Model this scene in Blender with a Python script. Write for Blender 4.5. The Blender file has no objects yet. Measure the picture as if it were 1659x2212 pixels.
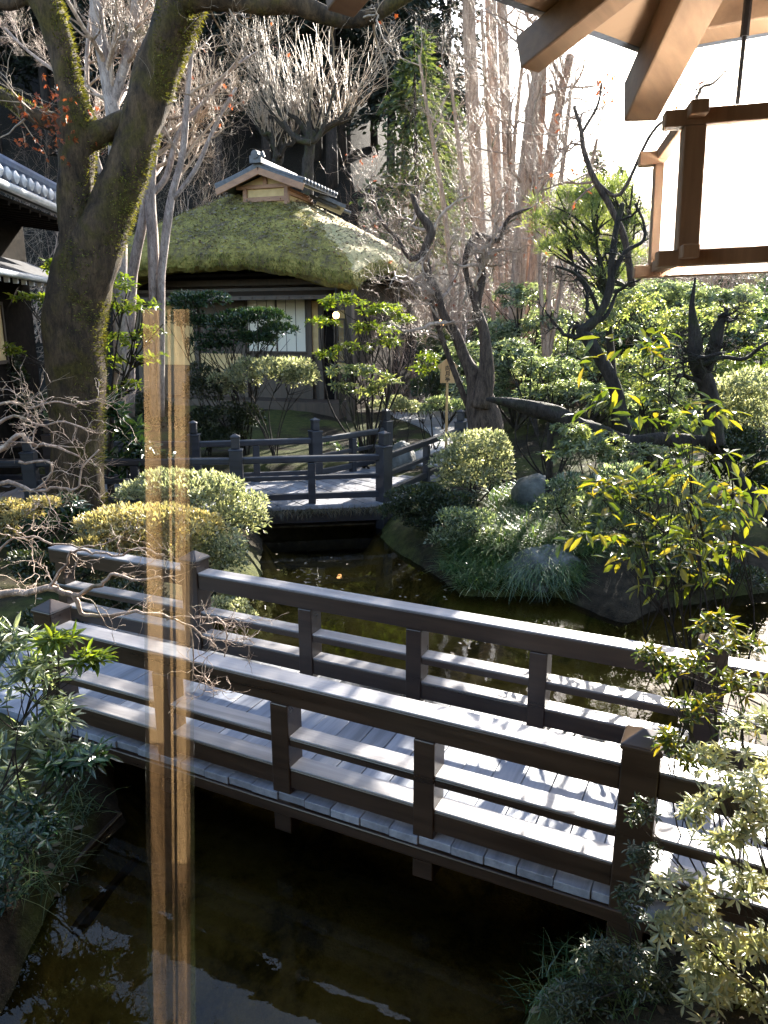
import bpy, math, random
import numpy as np
from mathutils import Vector, Matrix

# ------------------------------------------------------------------ camera, world, sun, exposure
SC = bpy.context.scene
COL = SC.collection
PITCH = 13.86
CAM_H = 3.0
cam = bpy.data.cameras.new('camera')
cam.sensor_fit = 'VERTICAL'; cam.sensor_height = 36.0; cam.lens = 36 * 1597 / 2212
cam.clip_start = 0.05; cam.clip_end = 2000
camo = bpy.data.objects.new('camera', cam); COL.objects.link(camo)
camo.location = (0, 0, CAM_H); camo.rotation_euler = (math.radians(90 - PITCH), 0, 0)
SC.camera = camo

SUN_AZ, SUN_EL = 25.7, 24.0          # azimuth to the right of +Y, elevation
world = bpy.data.worlds.new('World'); SC.world = world; world.use_nodes = True
wn = world.node_tree; bgn = wn.nodes['Background']
sky = wn.nodes.new('ShaderNodeTexSky'); sky.sky_type = 'NISHITA'; sky.sun_disc = False
sky.sun_elevation = math.radians(SUN_EL); sky.sun_rotation = math.radians(SUN_AZ)
sky.air_density = 1.0; sky.dust_density = 1.2; sky.ozone_density = 1.0
wn.links.new(sky.outputs[0], bgn.inputs[0]); bgn.inputs[1].default_value = 0.108
sl = bpy.data.lights.new('sun', 'SUN'); sl.energy = 5.0; sl.angle = math.radians(0.5); sl.color = (1, .93, .82)
so = bpy.data.objects.new('sun', sl); COL.objects.link(so)
sd = Vector((math.sin(math.radians(SUN_AZ)) * math.cos(math.radians(SUN_EL)),
             math.cos(math.radians(SUN_AZ)) * math.cos(math.radians(SUN_EL)), math.sin(math.radians(SUN_EL))))
so.rotation_euler = sd.to_track_quat('Z', 'Y').to_euler()
SC.view_settings.view_transform = 'Standard'; SC.view_settings.look = 'None'
SC.view_settings.gamma = 1; SC.view_settings.exposure = 2.7
SC.render.engine = 'CYCLES'
SC.cycles.max_bounces = 7; SC.cycles.diffuse_bounces = 3; SC.cycles.glossy_bounces = 3
SC.cycles.transparent_max_bounces = 8; SC.cycles.caustics_reflective = False; SC.cycles.caustics_refractive = False
SC.cycles.sample_clamp_indirect = 6

# ------------------------------------------------------------------ helpers
RNG = np.random.default_rng(11)
_p = math.radians(PITCH); _c, _s = math.cos(_p), math.sin(_p)

def at(px, py, Y):
    """world point seen at photo position (px,py of the 1659 x 2212 view) at depth Y"""
    x = px - 829.5; y = 1106 - py; f = 1597
    r = np.array([x, f * _c + y * _s, y * _c - f * _s])
    q = r * (Y / r[1]); q[2] += CAM_H
    return q

def onz(px, py, z):
    x = px - 829.5; y = 1106 - py; f = 1597
    r = np.array([x, f * _c + y * _s, y * _c - f * _s])
    q = r * ((z - CAM_H) / r[2]); q[2] = z
    return q

def nrm(v):
    v = np.asarray(v, float); return v / (np.linalg.norm(v, axis=-1, keepdims=True) + 1e-12)

class MB:
    def __init__(s): s.V = []; s.F = []; s.n = 0
    def add(s, V, *Fs):
        V = np.asarray(V, float).reshape(-1, 3)
        for F in Fs: s.F.append(np.asarray(F, np.int64) + s.n)
        s.V.append(V); s.n += len(V)
    def box(s, c, size, ax=None):
        c = np.asarray(c, float); h = np.asarray(size, float) / 2
        A = np.eye(3) if ax is None else np.asarray(ax, float)
        k = np.array([[-1,-1,-1],[1,-1,-1],[1,1,-1],[-1,1,-1],[-1,-1,1],[1,-1,1],[1,1,1],[-1,1,1]]) * h
        s.add(c + k @ A, [[0,3,2,1],[4,5,6,7],[0,1,5,4],[1,2,6,5],[2,3,7,6],[3,0,4,7]])
    def beam(s, p0, p1, w, h, up=(0,0,1)):
        p0 = np.asarray(p0, float); p1 = np.asarray(p1, float)
        d = nrm(p1 - p0); x = nrm(np.cross(d, up)); u = np.cross(x, d)
        s.box((p0 + p1) / 2, (w, np.linalg.norm(p1 - p0), h), [x, d, u])
    def pyramid(s, c, a, b, ax, h, flat=0.0):
        c = np.asarray(c, float); A = np.asarray(ax, float)
        q = [c + A[0]*i*a/2 + A[1]*j*b/2 for i, j in ((-1,-1),(1,-1),(1,1),(-1,1))]
        s.add(q + [c + np.array([0,0,h])], [[0,3,2,1]], [[0,1,4],[1,2,4],[2,3,4],[3,0,4]])
    def tube(s, pts, rad, n=6, cap=True, lump=0.0, rng=None):
        P = np.asarray(pts, float); r = np.asarray(rad, float); m = len(P)
        if m < 2: return
        T = np.empty_like(P); T[1:-1] = P[2:] - P[:-2]; T[0] = P[1] - P[0]; T[-1] = P[-1] - P[-2]; T = nrm(T)
        ref = np.array([.31, .77, .55]) if abs(T.mean(0) @ np.array([.31,.77,.55])) < .8 else np.array([.9,-.2,.3])
        X = nrm(np.cross(T, ref)); Yv = np.cross(T, X)
        a = np.linspace(0, 2*np.pi, n, endpoint=False)
        rr = r[:, None] * np.ones((m, n))
        if lump and rng is not None:
            ph = rng.uniform(0, 6.28, 4); u = np.linspace(0, 1, m)[:, None] * m
            rr = rr * (1 + lump * (np.sin(2*a[None]+ph[0]+u*.55) * .5 + np.sin(3*a[None]+ph[1]-u*.8)*.4 + np.sin(5*a[None]+ph[2]+u*1.3)*.25 + rng.normal(0, .18, (m, n))))
        V = P[:, None] + rr[..., None] * (np.cos(a)[None, :, None] * X[:, None] + np.sin(a)[None, :, None] * Yv[:, None])
        i = np.arange(m-1)[:, None] * n; j = np.arange(n)[None]; k = (j + 1) % n
        F = np.stack([i + j, i + k, i + n + k, i + n + j], -1).reshape(-1, 4)
        V = V.reshape(-1, 3)
        if cap:
            V = np.vstack([V, P[-1] + T[-1] * r[-1] * .6, P[0]])
            e = (m-1)*n; jj = np.arange(n); kk = (jj + 1) % n
            s.add(V, F, np.stack([e + jj, e + kk, np.full(n, m*n)], -1), np.stack([kk, jj, np.full(n, m*n+1)], -1))
        else: s.add(V, F)
    def leaves(s, pos, dirs, nors, L, W, fold=.12, curl=0.0):
        """leaf = two quads folded along the midrib; all arrays of n"""
        n = len(pos)
        if n == 0: return
        d = nrm(dirs); x = nrm(np.cross(d, nors)); z = np.cross(x, d)
        L = np.broadcast_to(L, n)[:, None]; W = np.broadcast_to(W, n)[:, None]
        T = np.array([[0,0,0],[.42,.33,fold],[.40,.68,fold],[0,1,0],[-.40,.68,fold],[-.42,.33,fold],[0,.5,-fold*.3]])
        V = np.stack([pos + x*W*t[0] + d*L*t[1] + z*(W*t[2] - L*curl*t[1]**2) for t in T], 1)
        b = np.arange(n)[:, None] * 7
        s.add(V.reshape(-1, 3), np.vstack([b + np.array([[0,1,2,6]]), b + np.array([[6,2,3,4]]), b + np.array([[0,6,4,5]])]))
    def cards(s, pos, dirs, nors, L, W):
        n = len(pos)
        if n == 0: return
        d = nrm(dirs); x = nrm(np.cross(d, nors))
        L = np.broadcast_to(L, n)[:, None]; W = np.broadcast_to(W, n)[:, None]
        z = np.cross(x, d)
        V = np.stack([pos, pos + d*L*.5 + x*W*.5 + z*W*.15, pos + d*L, pos + d*L*.5 - x*W*.5 + z*W*.15], 1)
        b = np.arange(n)[:, None] * 4
        s.add(V.reshape(-1, 3), b + np.array([[0,1,2,3]]))
    def blades(s, pos, dirs, L, W, droop=.6):
        n = len(pos); d = nrm(dirs); side = nrm(np.cross(d, np.array([0,0,1.0])) + 1e-4)
        out = d * np.array([1,1,0]); L = np.broadcast_to(L, n)[:, None]; W = np.broadcast_to(W, n)[:, None]
        rows = []
        for t in (0, .35, .7, 1):
            c = pos + d*L*t + (out*.7 - np.array([0,0,.75])) * L * droop * t**2
            w = W * (1 - t**1.6) * .5 + .0004
            rows += [c - side*w, c + side*w]
        V = np.stack(rows, 1); b = np.arange(n)[:, None] * 8
        s.add(V.reshape(-1, 3), np.vstack([b + np.array([[q, q+1, q+3, q+2]]) for q in (0, 2, 4)]))
    def maple(s, pos, dirs, nors, L):
        d = nrm(dirs); x = nrm(np.cross(d, nors))
        for a, k in ((0, 1), (.75, .85), (-.75, .85), (1.5, .55), (-1.5, .55)):
            s.cards(pos, d*math.cos(a) + x*math.sin(a), nors, L*k, L*k*.42)
    def build(s, name, mat, parent=None, smooth=False, bevel=0.0):
        me = bpy.data.meshes.new(name)
        V = np.vstack(s.V).astype(np.float32)
        fl = [F for F in s.F if len(F)]
        loops = np.concatenate([F.ravel() for F in fl]).astype(np.int32)
        tot = np.concatenate([np.full(len(F), F.shape[1]) for F in fl]).astype(np.int32)
        st = np.concatenate([[0], np.cumsum(tot)[:-1]]).astype(np.int32)
        me.vertices.add(len(V)); me.vertices.foreach_set('co', V.ravel())
        me.loops.add(len(loops)); me.loops.foreach_set('vertex_index', loops)
        me.polygons.add(len(tot)); me.polygons.foreach_set('loop_start', st)
        me.update(calc_edges=True); me.validate()
        me.polygons.foreach_set('use_smooth', np.full(len(me.polygons), bool(smooth)))
        me.materials.append(mat)
        o = bpy.data.objects.new(name, me); COL.objects.link(o)
        if bevel:
            b = o.modifiers.new('bevel', 'BEVEL'); b.width = bevel; b.segments = 2; b.limit_method = 'ANGLE'; b.harden_normals = False
        if parent is not None: attach(o, parent)
        return o

def attach(o, parent):
    o.parent = parent
    top = parent
    loc = Vector((0, 0, 0))
    while top is not None:
        if top.type == 'EMPTY': loc = Vector(top.location)
        top = top.parent
    if parent.type == 'EMPTY':
        o.matrix_parent_inverse = Matrix.Translation(-Vector(parent.location))

def tag(o, label, cat, group=None):
    o['label'] = label; o['category'] = cat
    if group: o['group'] = group
    return o

def thing(name, label, cat, loc=(0, 0, 0), group=None):
    o = bpy.data.objects.new(name, None); COL.objects.link(o)
    o.location = Vector([float(v) for v in loc]); o.empty_display_size = .2
    return tag(o, label, cat, group)

def copy_thing(root, label, loc=None, rotz=0.0, scale=1.0, group=None):
    r = root.copy(); COL.objects.link(r); r['label'] = label
    if group: r['group'] = group
    if loc is not None: r.location = Vector([float(v) for v in loc])
    r.rotation_euler = (0, 0, rotz); r.scale = (scale, scale, scale)
    for ch in list(root.children):
        c = ch.copy(); COL.objects.link(c); c.parent = r; c.matrix_parent_inverse = ch.matrix_parent_inverse.copy()
        for g in list(ch.children):
            q = g.copy(); COL.objects.link(q); q.parent = c; q.matrix_parent_inverse = g.matrix_parent_inverse.copy()
    return r

def vnoise(P, seed=0):
    """smooth pseudo noise from sines, about -1..1"""
    P = np.asarray(P, float); r = np.random.default_rng(seed); out = np.zeros(P.shape[:-1])
    for k in range(7):
        w = r.normal(0, 1, P.shape[-1]) * (1 + .5*k); out += np.sin(P @ w + r.uniform(0, 6.28)) / (1 + .4*k)
    return out / 2.6

def smooth_path(P, k=4):
    P = np.asarray(P, float); n = len(P); out = []
    for i in range(n-1):
        p0, p1, p2, p3 = P[max(i-1, 0)], P[i], P[i+1], P[min(i+2, n-1)]
        for t in np.linspace(0, 1, k, endpoint=False):
            out.append(.5*((2*p1) + (-p0+p2)*t + (2*p0-5*p1+4*p2-p3)*t*t + (-p0+3*p1-3*p2+p3)*t**3))
    out.append(P[-1]); return np.array(out)

def pxpath(pts, Y, k=4):
    """pts: (px, py, width_px[, Y]) along a limb -> smooth world points and radii"""
    Q = []
    for p in pts:
        y = p[3] if len(p) > 3 else Y
        q = at(p[0], p[1], y); dist = math.hypot(y, (q[2]-CAM_H))
        Q.append([q[0], q[1], q[2], p[2] * .5 * dist / 1597])
    S = smooth_path(Q, k)
    return S[:, :3], np.maximum(S[:, 3], .003)

# ------------------------------------------------------------------ materials
def mat(name):
    m = bpy.data.materials.new(name); m.use_nodes = True
    nt = m.node_tree; nt.nodes.clear()
    return m, nt, nt.nodes.new('ShaderNodeOutputMaterial')

def N(nt, t, **kw):
    n = nt.nodes.new('ShaderNode' + t)
    for k, v in kw.items():
        if k.startswith('i_'):
            key = k[2:]; n.inputs[int(key) if key.isdigit() else key.replace('_', ' ')].default_value = v
        else: setattr(n, k, v)
    return n

def ramp(nt, fac, stops, interp='LINEAR'):
    r = nt.nodes.new('ShaderNodeValToRGB'); r.color_ramp.interpolation = interp
    e = r.color_ramp.elements
    while len(e) < len(stops): e.new(.5)
    for q, (pos, c) in zip(e, stops): q.position = pos; q.color = (*c, 1)
    if fac is not None: nt.links.new(fac, r.inputs[0])
    return r

def coords(nt, scale=(1, 1, 1), rot=(0, 0, 0), gen='Object'):
    tc = nt.nodes.new('ShaderNodeTexCoord'); mp = nt.nodes.new('ShaderNodeMapping')
    mp.inputs['Scale'].default_value = scale; mp.inputs['Rotation'].default_value = rot
    nt.links.new(tc.outputs[gen], mp.inputs[0]); return mp.outputs[0]

def noise(nt, vec, scale, detail=6, rough=.6, dist=0.0):
    n = N(nt, 'TexNoise'); n.inputs['Scale'].default_value = scale; n.inputs['Detail'].default_value = detail
    n.inputs['Roughness'].default_value = rough; n.inputs['Distortion'].default_value = dist
    if vec is not None: nt.links.new(vec, n.inputs['Vector'])
    return n.outputs['Fac']

def finish(nt, out, col, rough=.6, bump=None, bstr=.4, bdist=.02, spec=.5, rough_sock=None):
    b = N(nt, 'BsdfPrincipled'); b.inputs['Roughness'].default_value = rough; b.inputs['Specular IOR Level'].default_value = spec
    if hasattr(col, 'is_output') or hasattr(col, 'node'): nt.links.new(col, b.inputs['Base Color'])
    else: b.inputs['Base Color'].default_value = (*col, 1)
    if rough_sock is not None: nt.links.new(rough_sock, b.inputs['Roughness'])
    if bump is not None:
        bp = N(nt, 'Bump'); bp.inputs['Strength'].default_value = bstr; bp.inputs['Distance'].default_value = bdist
        nt.links.new(bump, bp.inputs['Height']); nt.links.new(bp.outputs[0], b.inputs['Normal'])
    nt.links.new(b.outputs[0], out.inputs[0]); return b

def leaf_mat(name, cols, rough=.38, trans=.35, spec=.5, tcol=None):
    m, nt, out = mat(name)
    g = N(nt, 'NewGeometry')
    k = len(cols)
    r = ramp(nt, g.outputs['Random Per Island'], [(i/(k-1) if k > 1 else 0, c) for i, c in enumerate(cols)])
    b = N(nt, 'BsdfPrincipled'); b.inputs['Roughness'].default_value = rough; b.inputs['Specular IOR Level'].default_value = spec
    nt.links.new(r.outputs[0], b.inputs['Base Color'])
    t = N(nt, 'BsdfTranslucent')
    mx = N(nt, 'MixRGB', blend_type='MULTIPLY'); mx.inputs[0].default_value = 1
    mx.inputs[2].default_value = (*(tcol or (1.9, 1.8, .6)), 1)
    nt.links.new(r.outputs[0], mx.inputs[1]); nt.links.new(mx.outputs[0], t.inputs[0])
    s = N(nt, 'MixShader'); s.inputs[0].default_value = trans
    nt.links.new(b.outputs[0], s.inputs[1]); nt.links.new(t.outputs[0], s.inputs[2]); nt.links.new(s.outputs[0], out.inputs[0])
    return m

def bark_mat(name, dark, light, moss=None, mossamt=.5, scale=8, rough=.85, stretch=.35):
    m, nt, out = mat(name)
    v = coords(nt, (1, 1, stretch)); v0 = coords(nt)
    n1 = noise(nt, v, scale, 8, .65, .4); n2 = noise(nt, v0, 2.2, 4, .55, .6)
    c = ramp(nt, n1, [(.32, dark), (.68, light)]).outputs[0]
    if moss:
        f = ramp(nt, n2, [(mossamt - .08, (1, 1, 1)), (mossamt + .08, (0, 0, 0))]).outputs[0]
        n3 = noise(nt, v0, 25, 4, .7)
        mc = ramp(nt, n3, [(.3, tuple(q*.5 for q in moss)), (.7, moss)]).outputs[0]
        mx = N(nt, 'MixRGB'); nt.links.new(f, mx.inputs[0]); nt.links.new(c, mx.inputs[1]); nt.links.new(mc, mx.inputs[2]); c = mx.outputs[0]
    n5 = noise(nt, v, scale*3.5, 6, .75, .8)
    a = N(nt, 'Math', operation='MULTIPLY_ADD'); nt.links.new(n5, a.inputs[0]); a.inputs[1].default_value = .5; nt.links.new(n1, a.inputs[2])
    mu = N(nt, 'MixRGB', blend_type='MULTIPLY'); mu.inputs[0].default_value = .75; nt.links.new(c, mu.inputs[1]); nt.links.new(ramp(nt, n5, [(.36, (.35, .33, .32)), (.56, (1.25, 1.25, 1.25))]).outputs[0], mu.inputs[2])
    finish(nt, out, mu.outputs[0], rough, a.outputs[0], .9, .05, .3)
    return m

def wood_mat(name, c1, c2, axis='X', rough=.5, scale=14, spec=.5, bstr=.25, ring=3.0, rotz=0.0, wear=None):
    """grain stretched along one axis of the object"""
    m, nt, out = mat(name)
    st = {'X': (.06, 1, 1), 'Y': (1, .06, 1), 'Z': (1, 1, .05)}[axis]
    tc = nt.nodes.new('ShaderNodeTexCoord')
    rt = nt.nodes.new('ShaderNodeMapping'); rt.inputs['Rotation'].default_value = (0, 0, rotz); nt.links.new(tc.outputs['Object'], rt.inputs[0])
    mp = nt.nodes.new('ShaderNodeMapping'); mp.inputs['Scale'].default_value = st; nt.links.new(rt.outputs[0], mp.inputs[0])
    v = mp.outputs[0]
    n1 = noise(nt, v, scale, 8, .62, ring * .15); n2 = noise(nt, rt.outputs[0], 1.7, 3, .5)
    n4 = noise(nt, v, scale * 6, 4, .6)
    a = N(nt, 'Math', operation='MULTIPLY_ADD'); nt.links.new(n2, a.inputs[0]); a.inputs[1].default_value = .45; nt.links.new(n1, a.inputs[2])
    a2 = N(nt, 'Math', operation='MULTIPLY_ADD'); nt.links.new(n4, a2.inputs[0]); a2.inputs[1].default_value = .25; nt.links.new(a.outputs[0], a2.inputs[2])
    c = ramp(nt, a2.outputs[0], [(.55, c1), (1.0, c2)]).outputs[0]
    g = N(nt, 'NewGeometry')
    hv = N(nt, 'HueSaturation'); vr = N(nt, 'MapRange'); vr.inputs[3].default_value = .78; vr.inputs[4].default_value = 1.2
    nt.links.new(g.outputs['Random Per Island'], vr.inputs[0]); nt.links.new(vr.outputs[0], hv.inputs['Value']); nt.links.new(c, hv.inputs['Color'])
    rs = N(nt, 'MapRange'); rs.inputs[3].default_value = rough - .12; rs.inputs[4].default_value = rough + .14; nt.links.new(n1, rs.inputs[0])
    finish(nt, out, hv.outputs[0], rough, a2.outputs[0], bstr, .004, spec, rs.outputs[0])
    return m

def plain_mat(name, c1, c2, scale=6, rough=.7, bstr=.3, bdist=.02, detail=8, spec=.5, dist=0.0):
    m, nt, out = mat(name)
    v = coords(nt); n1 = noise(nt, v, scale, detail, .62, dist)
    finish(nt, out, ramp(nt, n1, [(.3, c1), (.7, c2)]).outputs[0], rough, n1, bstr, bdist, spec)
    return m

BR = math.atan2(.434, -.901)            # heading of the near bridge
M = {}
M['bridge_wood'] = wood_mat('stained_wood', (.014, .008, .005), (.052, .030, .018), 'X', .30, 12, .55, rotz=-BR)
M['deck'] = wood_mat('grey_deck_wood', (.115, .125, .15), (.27, .285, .325), 'Y', .42, 12, rotz=-BR)
M['cap_wood'] = wood_mat('weathered_cap_wood', (.17, .16, .165), (.36, .345, .35), 'X', .45, 12, rotz=-BR)
M['far_bridge'] = wood_mat('black_painted_wood', (.012, .013, .017), (.035, .037, .046), 'X', .42, 10)
M['far_deck'] = wood_mat('grey_far_deck', (.13, .13, .14), (.28, .28, .30), 'Y', .45, 10)
M['eave_wood'] = wood_mat('warm_eave_wood', (.12, .07, .04), (.27, .17, .10), 'Y', .6, 9, rotz=.64)
M['eave_board'] = wood_mat('warm_eave_board', (.16, .10, .06), (.32, .21, .13), 'X', .6, 6, rotz=.64)
M['fascia'] = plain_mat('grey_fascia', (.10, .12, .15), (.18, .20, .24), 10, .6)
M['lantern_wood'] = wood_mat('lantern_cedar', (.15, .08, .045), (.30, .175, .10), 'Z', .5, 16)
M['post_wood'] = wood_mat('pale_post_wood', (.10, .05, .022), (.58, .37, .18), 'Z', .5, 30, ring=1.0)
M['post_dimmed'] = wood_mat('dimmed_post_wood', (.03, .016, .007), (.26, .15, .07), 'Z', .5, 30)  # darker copy of the post wood, painting the weaker sunlight lower down
M['post_dark'] = wood_mat('dark_post_wood', (.012, .007, .004), (.03, .018, .01), 'Z', .5, 20)
M['house_wood'] = wood_mat('old_house_wood', (.02, .014, .01), (.07, .046, .03), 'Z', .6, 10)
M['cupola_wood'] = wood_mat('cupola_wood', (.17, .08, .045), (.34, .18, .10), 'X', .6, 10)
M['plaster'] = plain_mat('ochre_plaster', (.42, .29, .13), (.55, .40, .2), 5, .85)
M['plaster_pale'] = plain_mat('pale_plaster', (.45, .38, .26), (.6, .52, .38), 5, .85)
M['tile'] = plain_mat('grey_roof_tile', (.04, .042, .047), (.10, .10, .11), 9, .6)
M['tile_blue'] = plain_mat('blue_grey_tile', (.06, .09, .17), (.12, .17, .28), 9, .28)
M['tile_white'] = plain_mat('pale_tile_end', (.45, .46, .48), (.7, .7, .72), 14, .4)
M['metal'] = plain_mat('pale_gutter', (.38, .40, .42), (.55, .57, .6), 12, .35)
M['stone'] = plain_mat('garden_stone', (.05, .055, .05), (.19, .19, .17), 5, .8, .9, .05)
M['slab'] = plain_mat('sunken_slab', (.12, .10, .065), (.30, .25, .16), 5, .85, .3, .02)
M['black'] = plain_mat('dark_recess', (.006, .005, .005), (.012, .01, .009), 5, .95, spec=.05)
M['path'] = plain_mat('pale_paving', (.20, .20, .20), (.36, .36, .36), 4, .6, .3, .02)
M['cord'] = plain_mat('dark_cord', (.01, .01, .012), (.025, .025, .03), 20, .5)
M['ink'] = plain_mat('black_ink', (.01, .009, .008), (.02, .018, .015), 20, .6)
M['sign_wood'] = wood_mat('sign_wood', (.38, .21, .08), (.58, .36, .16), 'Z', .55, 12)

M['moss_bark'] = bark_mat('mossy_bark', (.014, .009, .005), (.105, .066, .034), (.075, .055, .010), .45, 7)
M['pale_bark'] = bark_mat('pale_smooth_bark', (.20, .155, .135), (.42, .35, .31), None, .5, 6)
M['brown_bark'] = bark_mat('brown_bark', (.20, .125, .085), (.52, .35, .25), None, .5, 9, stretch=.15)
M['dark_bark'] = bark_mat('dark_bark', (.012, .009, .007), (.05, .04, .032), (.04, .042, .014), .40, 11)
M['grey_bark'] = bark_mat('grey_cracked_bark', (.022, .015, .011), (.14, .10, .075), None, .5, 14, stretch=.25)
M['twig'] = bark_mat('grey_twig', (.18, .11, .08), (.44, .30, .22), None, .5, 4, .55)
M['twig_tan'] = bark_mat('tan_twig', (.26, .19, .13), (.48, .37, .27), None, .5, 4, .55)
M['twig_white'] = bark_mat('lichen_twig', (.24, .165, .115), (.60, .46, .36), (.14, .12, .04), .38, 5, .5)
M['cedar_bark'] = bark_mat('cedar_bark', (.012, .009, .008), (.04, .03, .026), None, .5, 6)

M['azalea'] = leaf_mat('azalea_leaf', [(.07, .09, .045), (.18, .20, .115), (.32, .33, .22), (.44, .42, .28)], .36, .5, 1.0, tcol=(1.6, 1.6, 1.05))
M['azalea_gold'] = leaf_mat('golden_azalea_leaf', [(.10, .095, .04), (.24, .22, .11), (.38, .34, .19), (.48, .38, .18)], .36, .5, 1.0, tcol=(1.6, 1.5, .9))
M['azalea_pale'] = leaf_mat('pale_azalea_leaf', [(.08, .10, .045), (.22, .24, .14), (.38, .39, .27), (.44, .38, .15)], .36, .5, 1.0, tcol=(1.65, 1.62, .95))
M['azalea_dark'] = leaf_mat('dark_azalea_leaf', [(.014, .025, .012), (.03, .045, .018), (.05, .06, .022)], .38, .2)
M['gloss'] = leaf_mat('glossy_leaf', [(.012, .032, .016), (.025, .055, .026), (.045, .075, .03)], .24, .2)
M['lime'] = leaf_mat('lime_leaf', [(.06, .10, .018), (.11, .15, .025), (.17, .19, .035)], .36, .5, tcol=(1.9, 1.9, .6))
M['mid'] = leaf_mat('mid_leaf', [(.035, .06, .025), (.10, .135, .06), (.22, .25, .13), (.33, .34, .2)], .36, .52, 1.0, tcol=(1.8, 1.75, .7))
M['yellowing'] = leaf_mat('yellowing_leaf', [(.025, .045, .012), (.05, .08, .016), (.10, .12, .02), (.19, .155, .025)], .30, .45, tcol=(1.8, 1.6, .5))
M['blue_leaf'] = leaf_mat('blue_green_leaf', [(.03, .055, .03), (.08, .11, .065), (.19, .23, .15), (.34, .37, .28)], .36, .52, 1.0, tcol=(1.75, 1.75, .85))
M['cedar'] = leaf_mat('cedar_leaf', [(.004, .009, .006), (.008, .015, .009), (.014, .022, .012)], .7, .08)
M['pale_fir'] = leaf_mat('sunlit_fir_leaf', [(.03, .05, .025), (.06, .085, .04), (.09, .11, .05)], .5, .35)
M['needle'] = leaf_mat('pine_needle', [(.06, .10, .035), (.14, .18, .08), (.27, .30, .17)], .36, .45)
M['grass'] = leaf_mat('sedge_blade', [(.02, .06, .025), (.05, .11, .045), (.11, .18, .06), (.22, .25, .11)], .32, .45, .9)
M['dry'] = leaf_mat('dry_grass', [(.09, .075, .04), (.16, .12, .07), (.06, .065, .025)], .5, .3, tcol=(1.3, 1.2, .9))
M['red_leaf'] = leaf_mat('red_maple_leaf', [(.22, .05, .02), (.30, .10, .03), (.15, .04, .02)], .5, .5, tcol=(1.5, 1.1, .7))
M['litter'] = leaf_mat('leaf_litter', [(.09, .06, .03), (.16, .11, .06), (.22, .18, .12), (.06, .045, .03)], .6, .1)

# moss thatch
def thatch():
    m, nt, out = mat('mossy_thatch'); v = coords(nt)
    n1 = noise(nt, v, 1.6, 8, .65, .5); n2 = noise(nt, v, 9, 6, .7); n3 = noise(nt, v, 38, 4, .7)
    a = N(nt, 'Math', operation='MULTIPLY_ADD'); nt.links.new(n2, a.inputs[0]); a.inputs[1].default_value = .7; nt.links.new(n1, a.inputs[2])
    c = ramp(nt, a.outputs[0], [(.64, (.12, .09, .065)), (.74, (.18, .145, .06)), (.88, (.27, .225, .06)), (1.0, (.40, .33, .10))]).outputs[0]
    mx = N(nt, 'MixRGB', blend_type='MULTIPLY'); mx.inputs[0].default_value = .6
    nt.links.new(c, mx.inputs[1]); nt.links.new(ramp(nt, n3, [(.3, (.4, .4, .4)), (.65, (1.2, 1.2, 1.2))]).outputs[0], mx.inputs[2])
    finish(nt, out, mx.outputs[0], .9, n3, .9, .06, .2); return m
M['thatch'] = thatch()
M['lit_thatch'] = plain_mat('sunlit_slope_thatch', (.20, .165, .06), (.46, .39, .19), 16, .85, .6, .04)  # paler thatch tone, sunlight painted onto the sun-facing slope
M['shade_wood'] = plain_mat('shade_toned_wood', (.006, .005, .004), (.016, .012, .009), 8, .95, spec=.05)  # near-black tone puts the shade under the eaves into the wood colour

def ground_mat():
    m, nt, out = mat('garden_ground'); v = coords(nt)
    n1 = noise(nt, v, .55, 6, .6, .4); n2 = noise(nt, v, 7, 8, .7); n3 = noise(nt, v, 45, 4, .7)
    c1 = ramp(nt, n2, [(.35, (.014, .011, .007)), (.6, (.04, .03, .018)), (.75, (.075, .055, .033))]).outputs[0]
    c2 = ramp(nt, n2, [(.3, (.025, .032, .010)), (.7, (.08, .085, .022))]).outputs[0]
    mx = N(nt, 'MixRGB'); nt.links.new(ramp(nt, n1, [(.44, (0, 0, 0)), (.56, (1, 1, 1))]).outputs[0], mx.inputs[0])
    nt.links.new(c1, mx.inputs[1]); nt.links.new(c2, mx.inputs[2])
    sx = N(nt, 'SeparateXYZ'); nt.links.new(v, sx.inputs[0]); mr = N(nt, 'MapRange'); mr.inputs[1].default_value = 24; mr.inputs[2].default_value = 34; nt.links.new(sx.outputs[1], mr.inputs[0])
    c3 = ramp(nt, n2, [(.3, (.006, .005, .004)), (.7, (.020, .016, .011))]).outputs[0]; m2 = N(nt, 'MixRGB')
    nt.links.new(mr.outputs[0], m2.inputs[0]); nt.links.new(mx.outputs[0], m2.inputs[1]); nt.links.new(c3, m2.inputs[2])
    # submerged silt and algae below the water line
    b1 = noise(nt, v, 1.1, 7, .65, .8); b2 = noise(nt, v, 14, 6, .7)
    ba = N(nt, 'Math', operation='MULTIPLY_ADD'); nt.links.new(b2, ba.inputs[0]); ba.inputs[1].default_value = .35; nt.links.new(b1, ba.inputs[2])
    bc = ramp(nt, ba.outputs[0], [(.44, (.04, .034, .015)), (.57, (.14, .115, .042)), (.70, (.36, .285, .10)), (.86, (.50, .40, .17))]).outputs[0]
    mz = N(nt, 'MapRange'); mz.inputs[1].default_value = -.50; mz.inputs[2].default_value = -.68; nt.links.new(sx.outputs[2], mz.inputs[0])
    m3 = N(nt, 'MixRGB'); nt.links.new(mz.outputs[0], m3.inputs[0]); nt.links.new(m2.outputs[0], m3.inputs[1]); nt.links.new(bc, m3.inputs[2])
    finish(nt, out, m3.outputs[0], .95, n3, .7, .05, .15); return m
M['ground'] = ground_mat()

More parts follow.
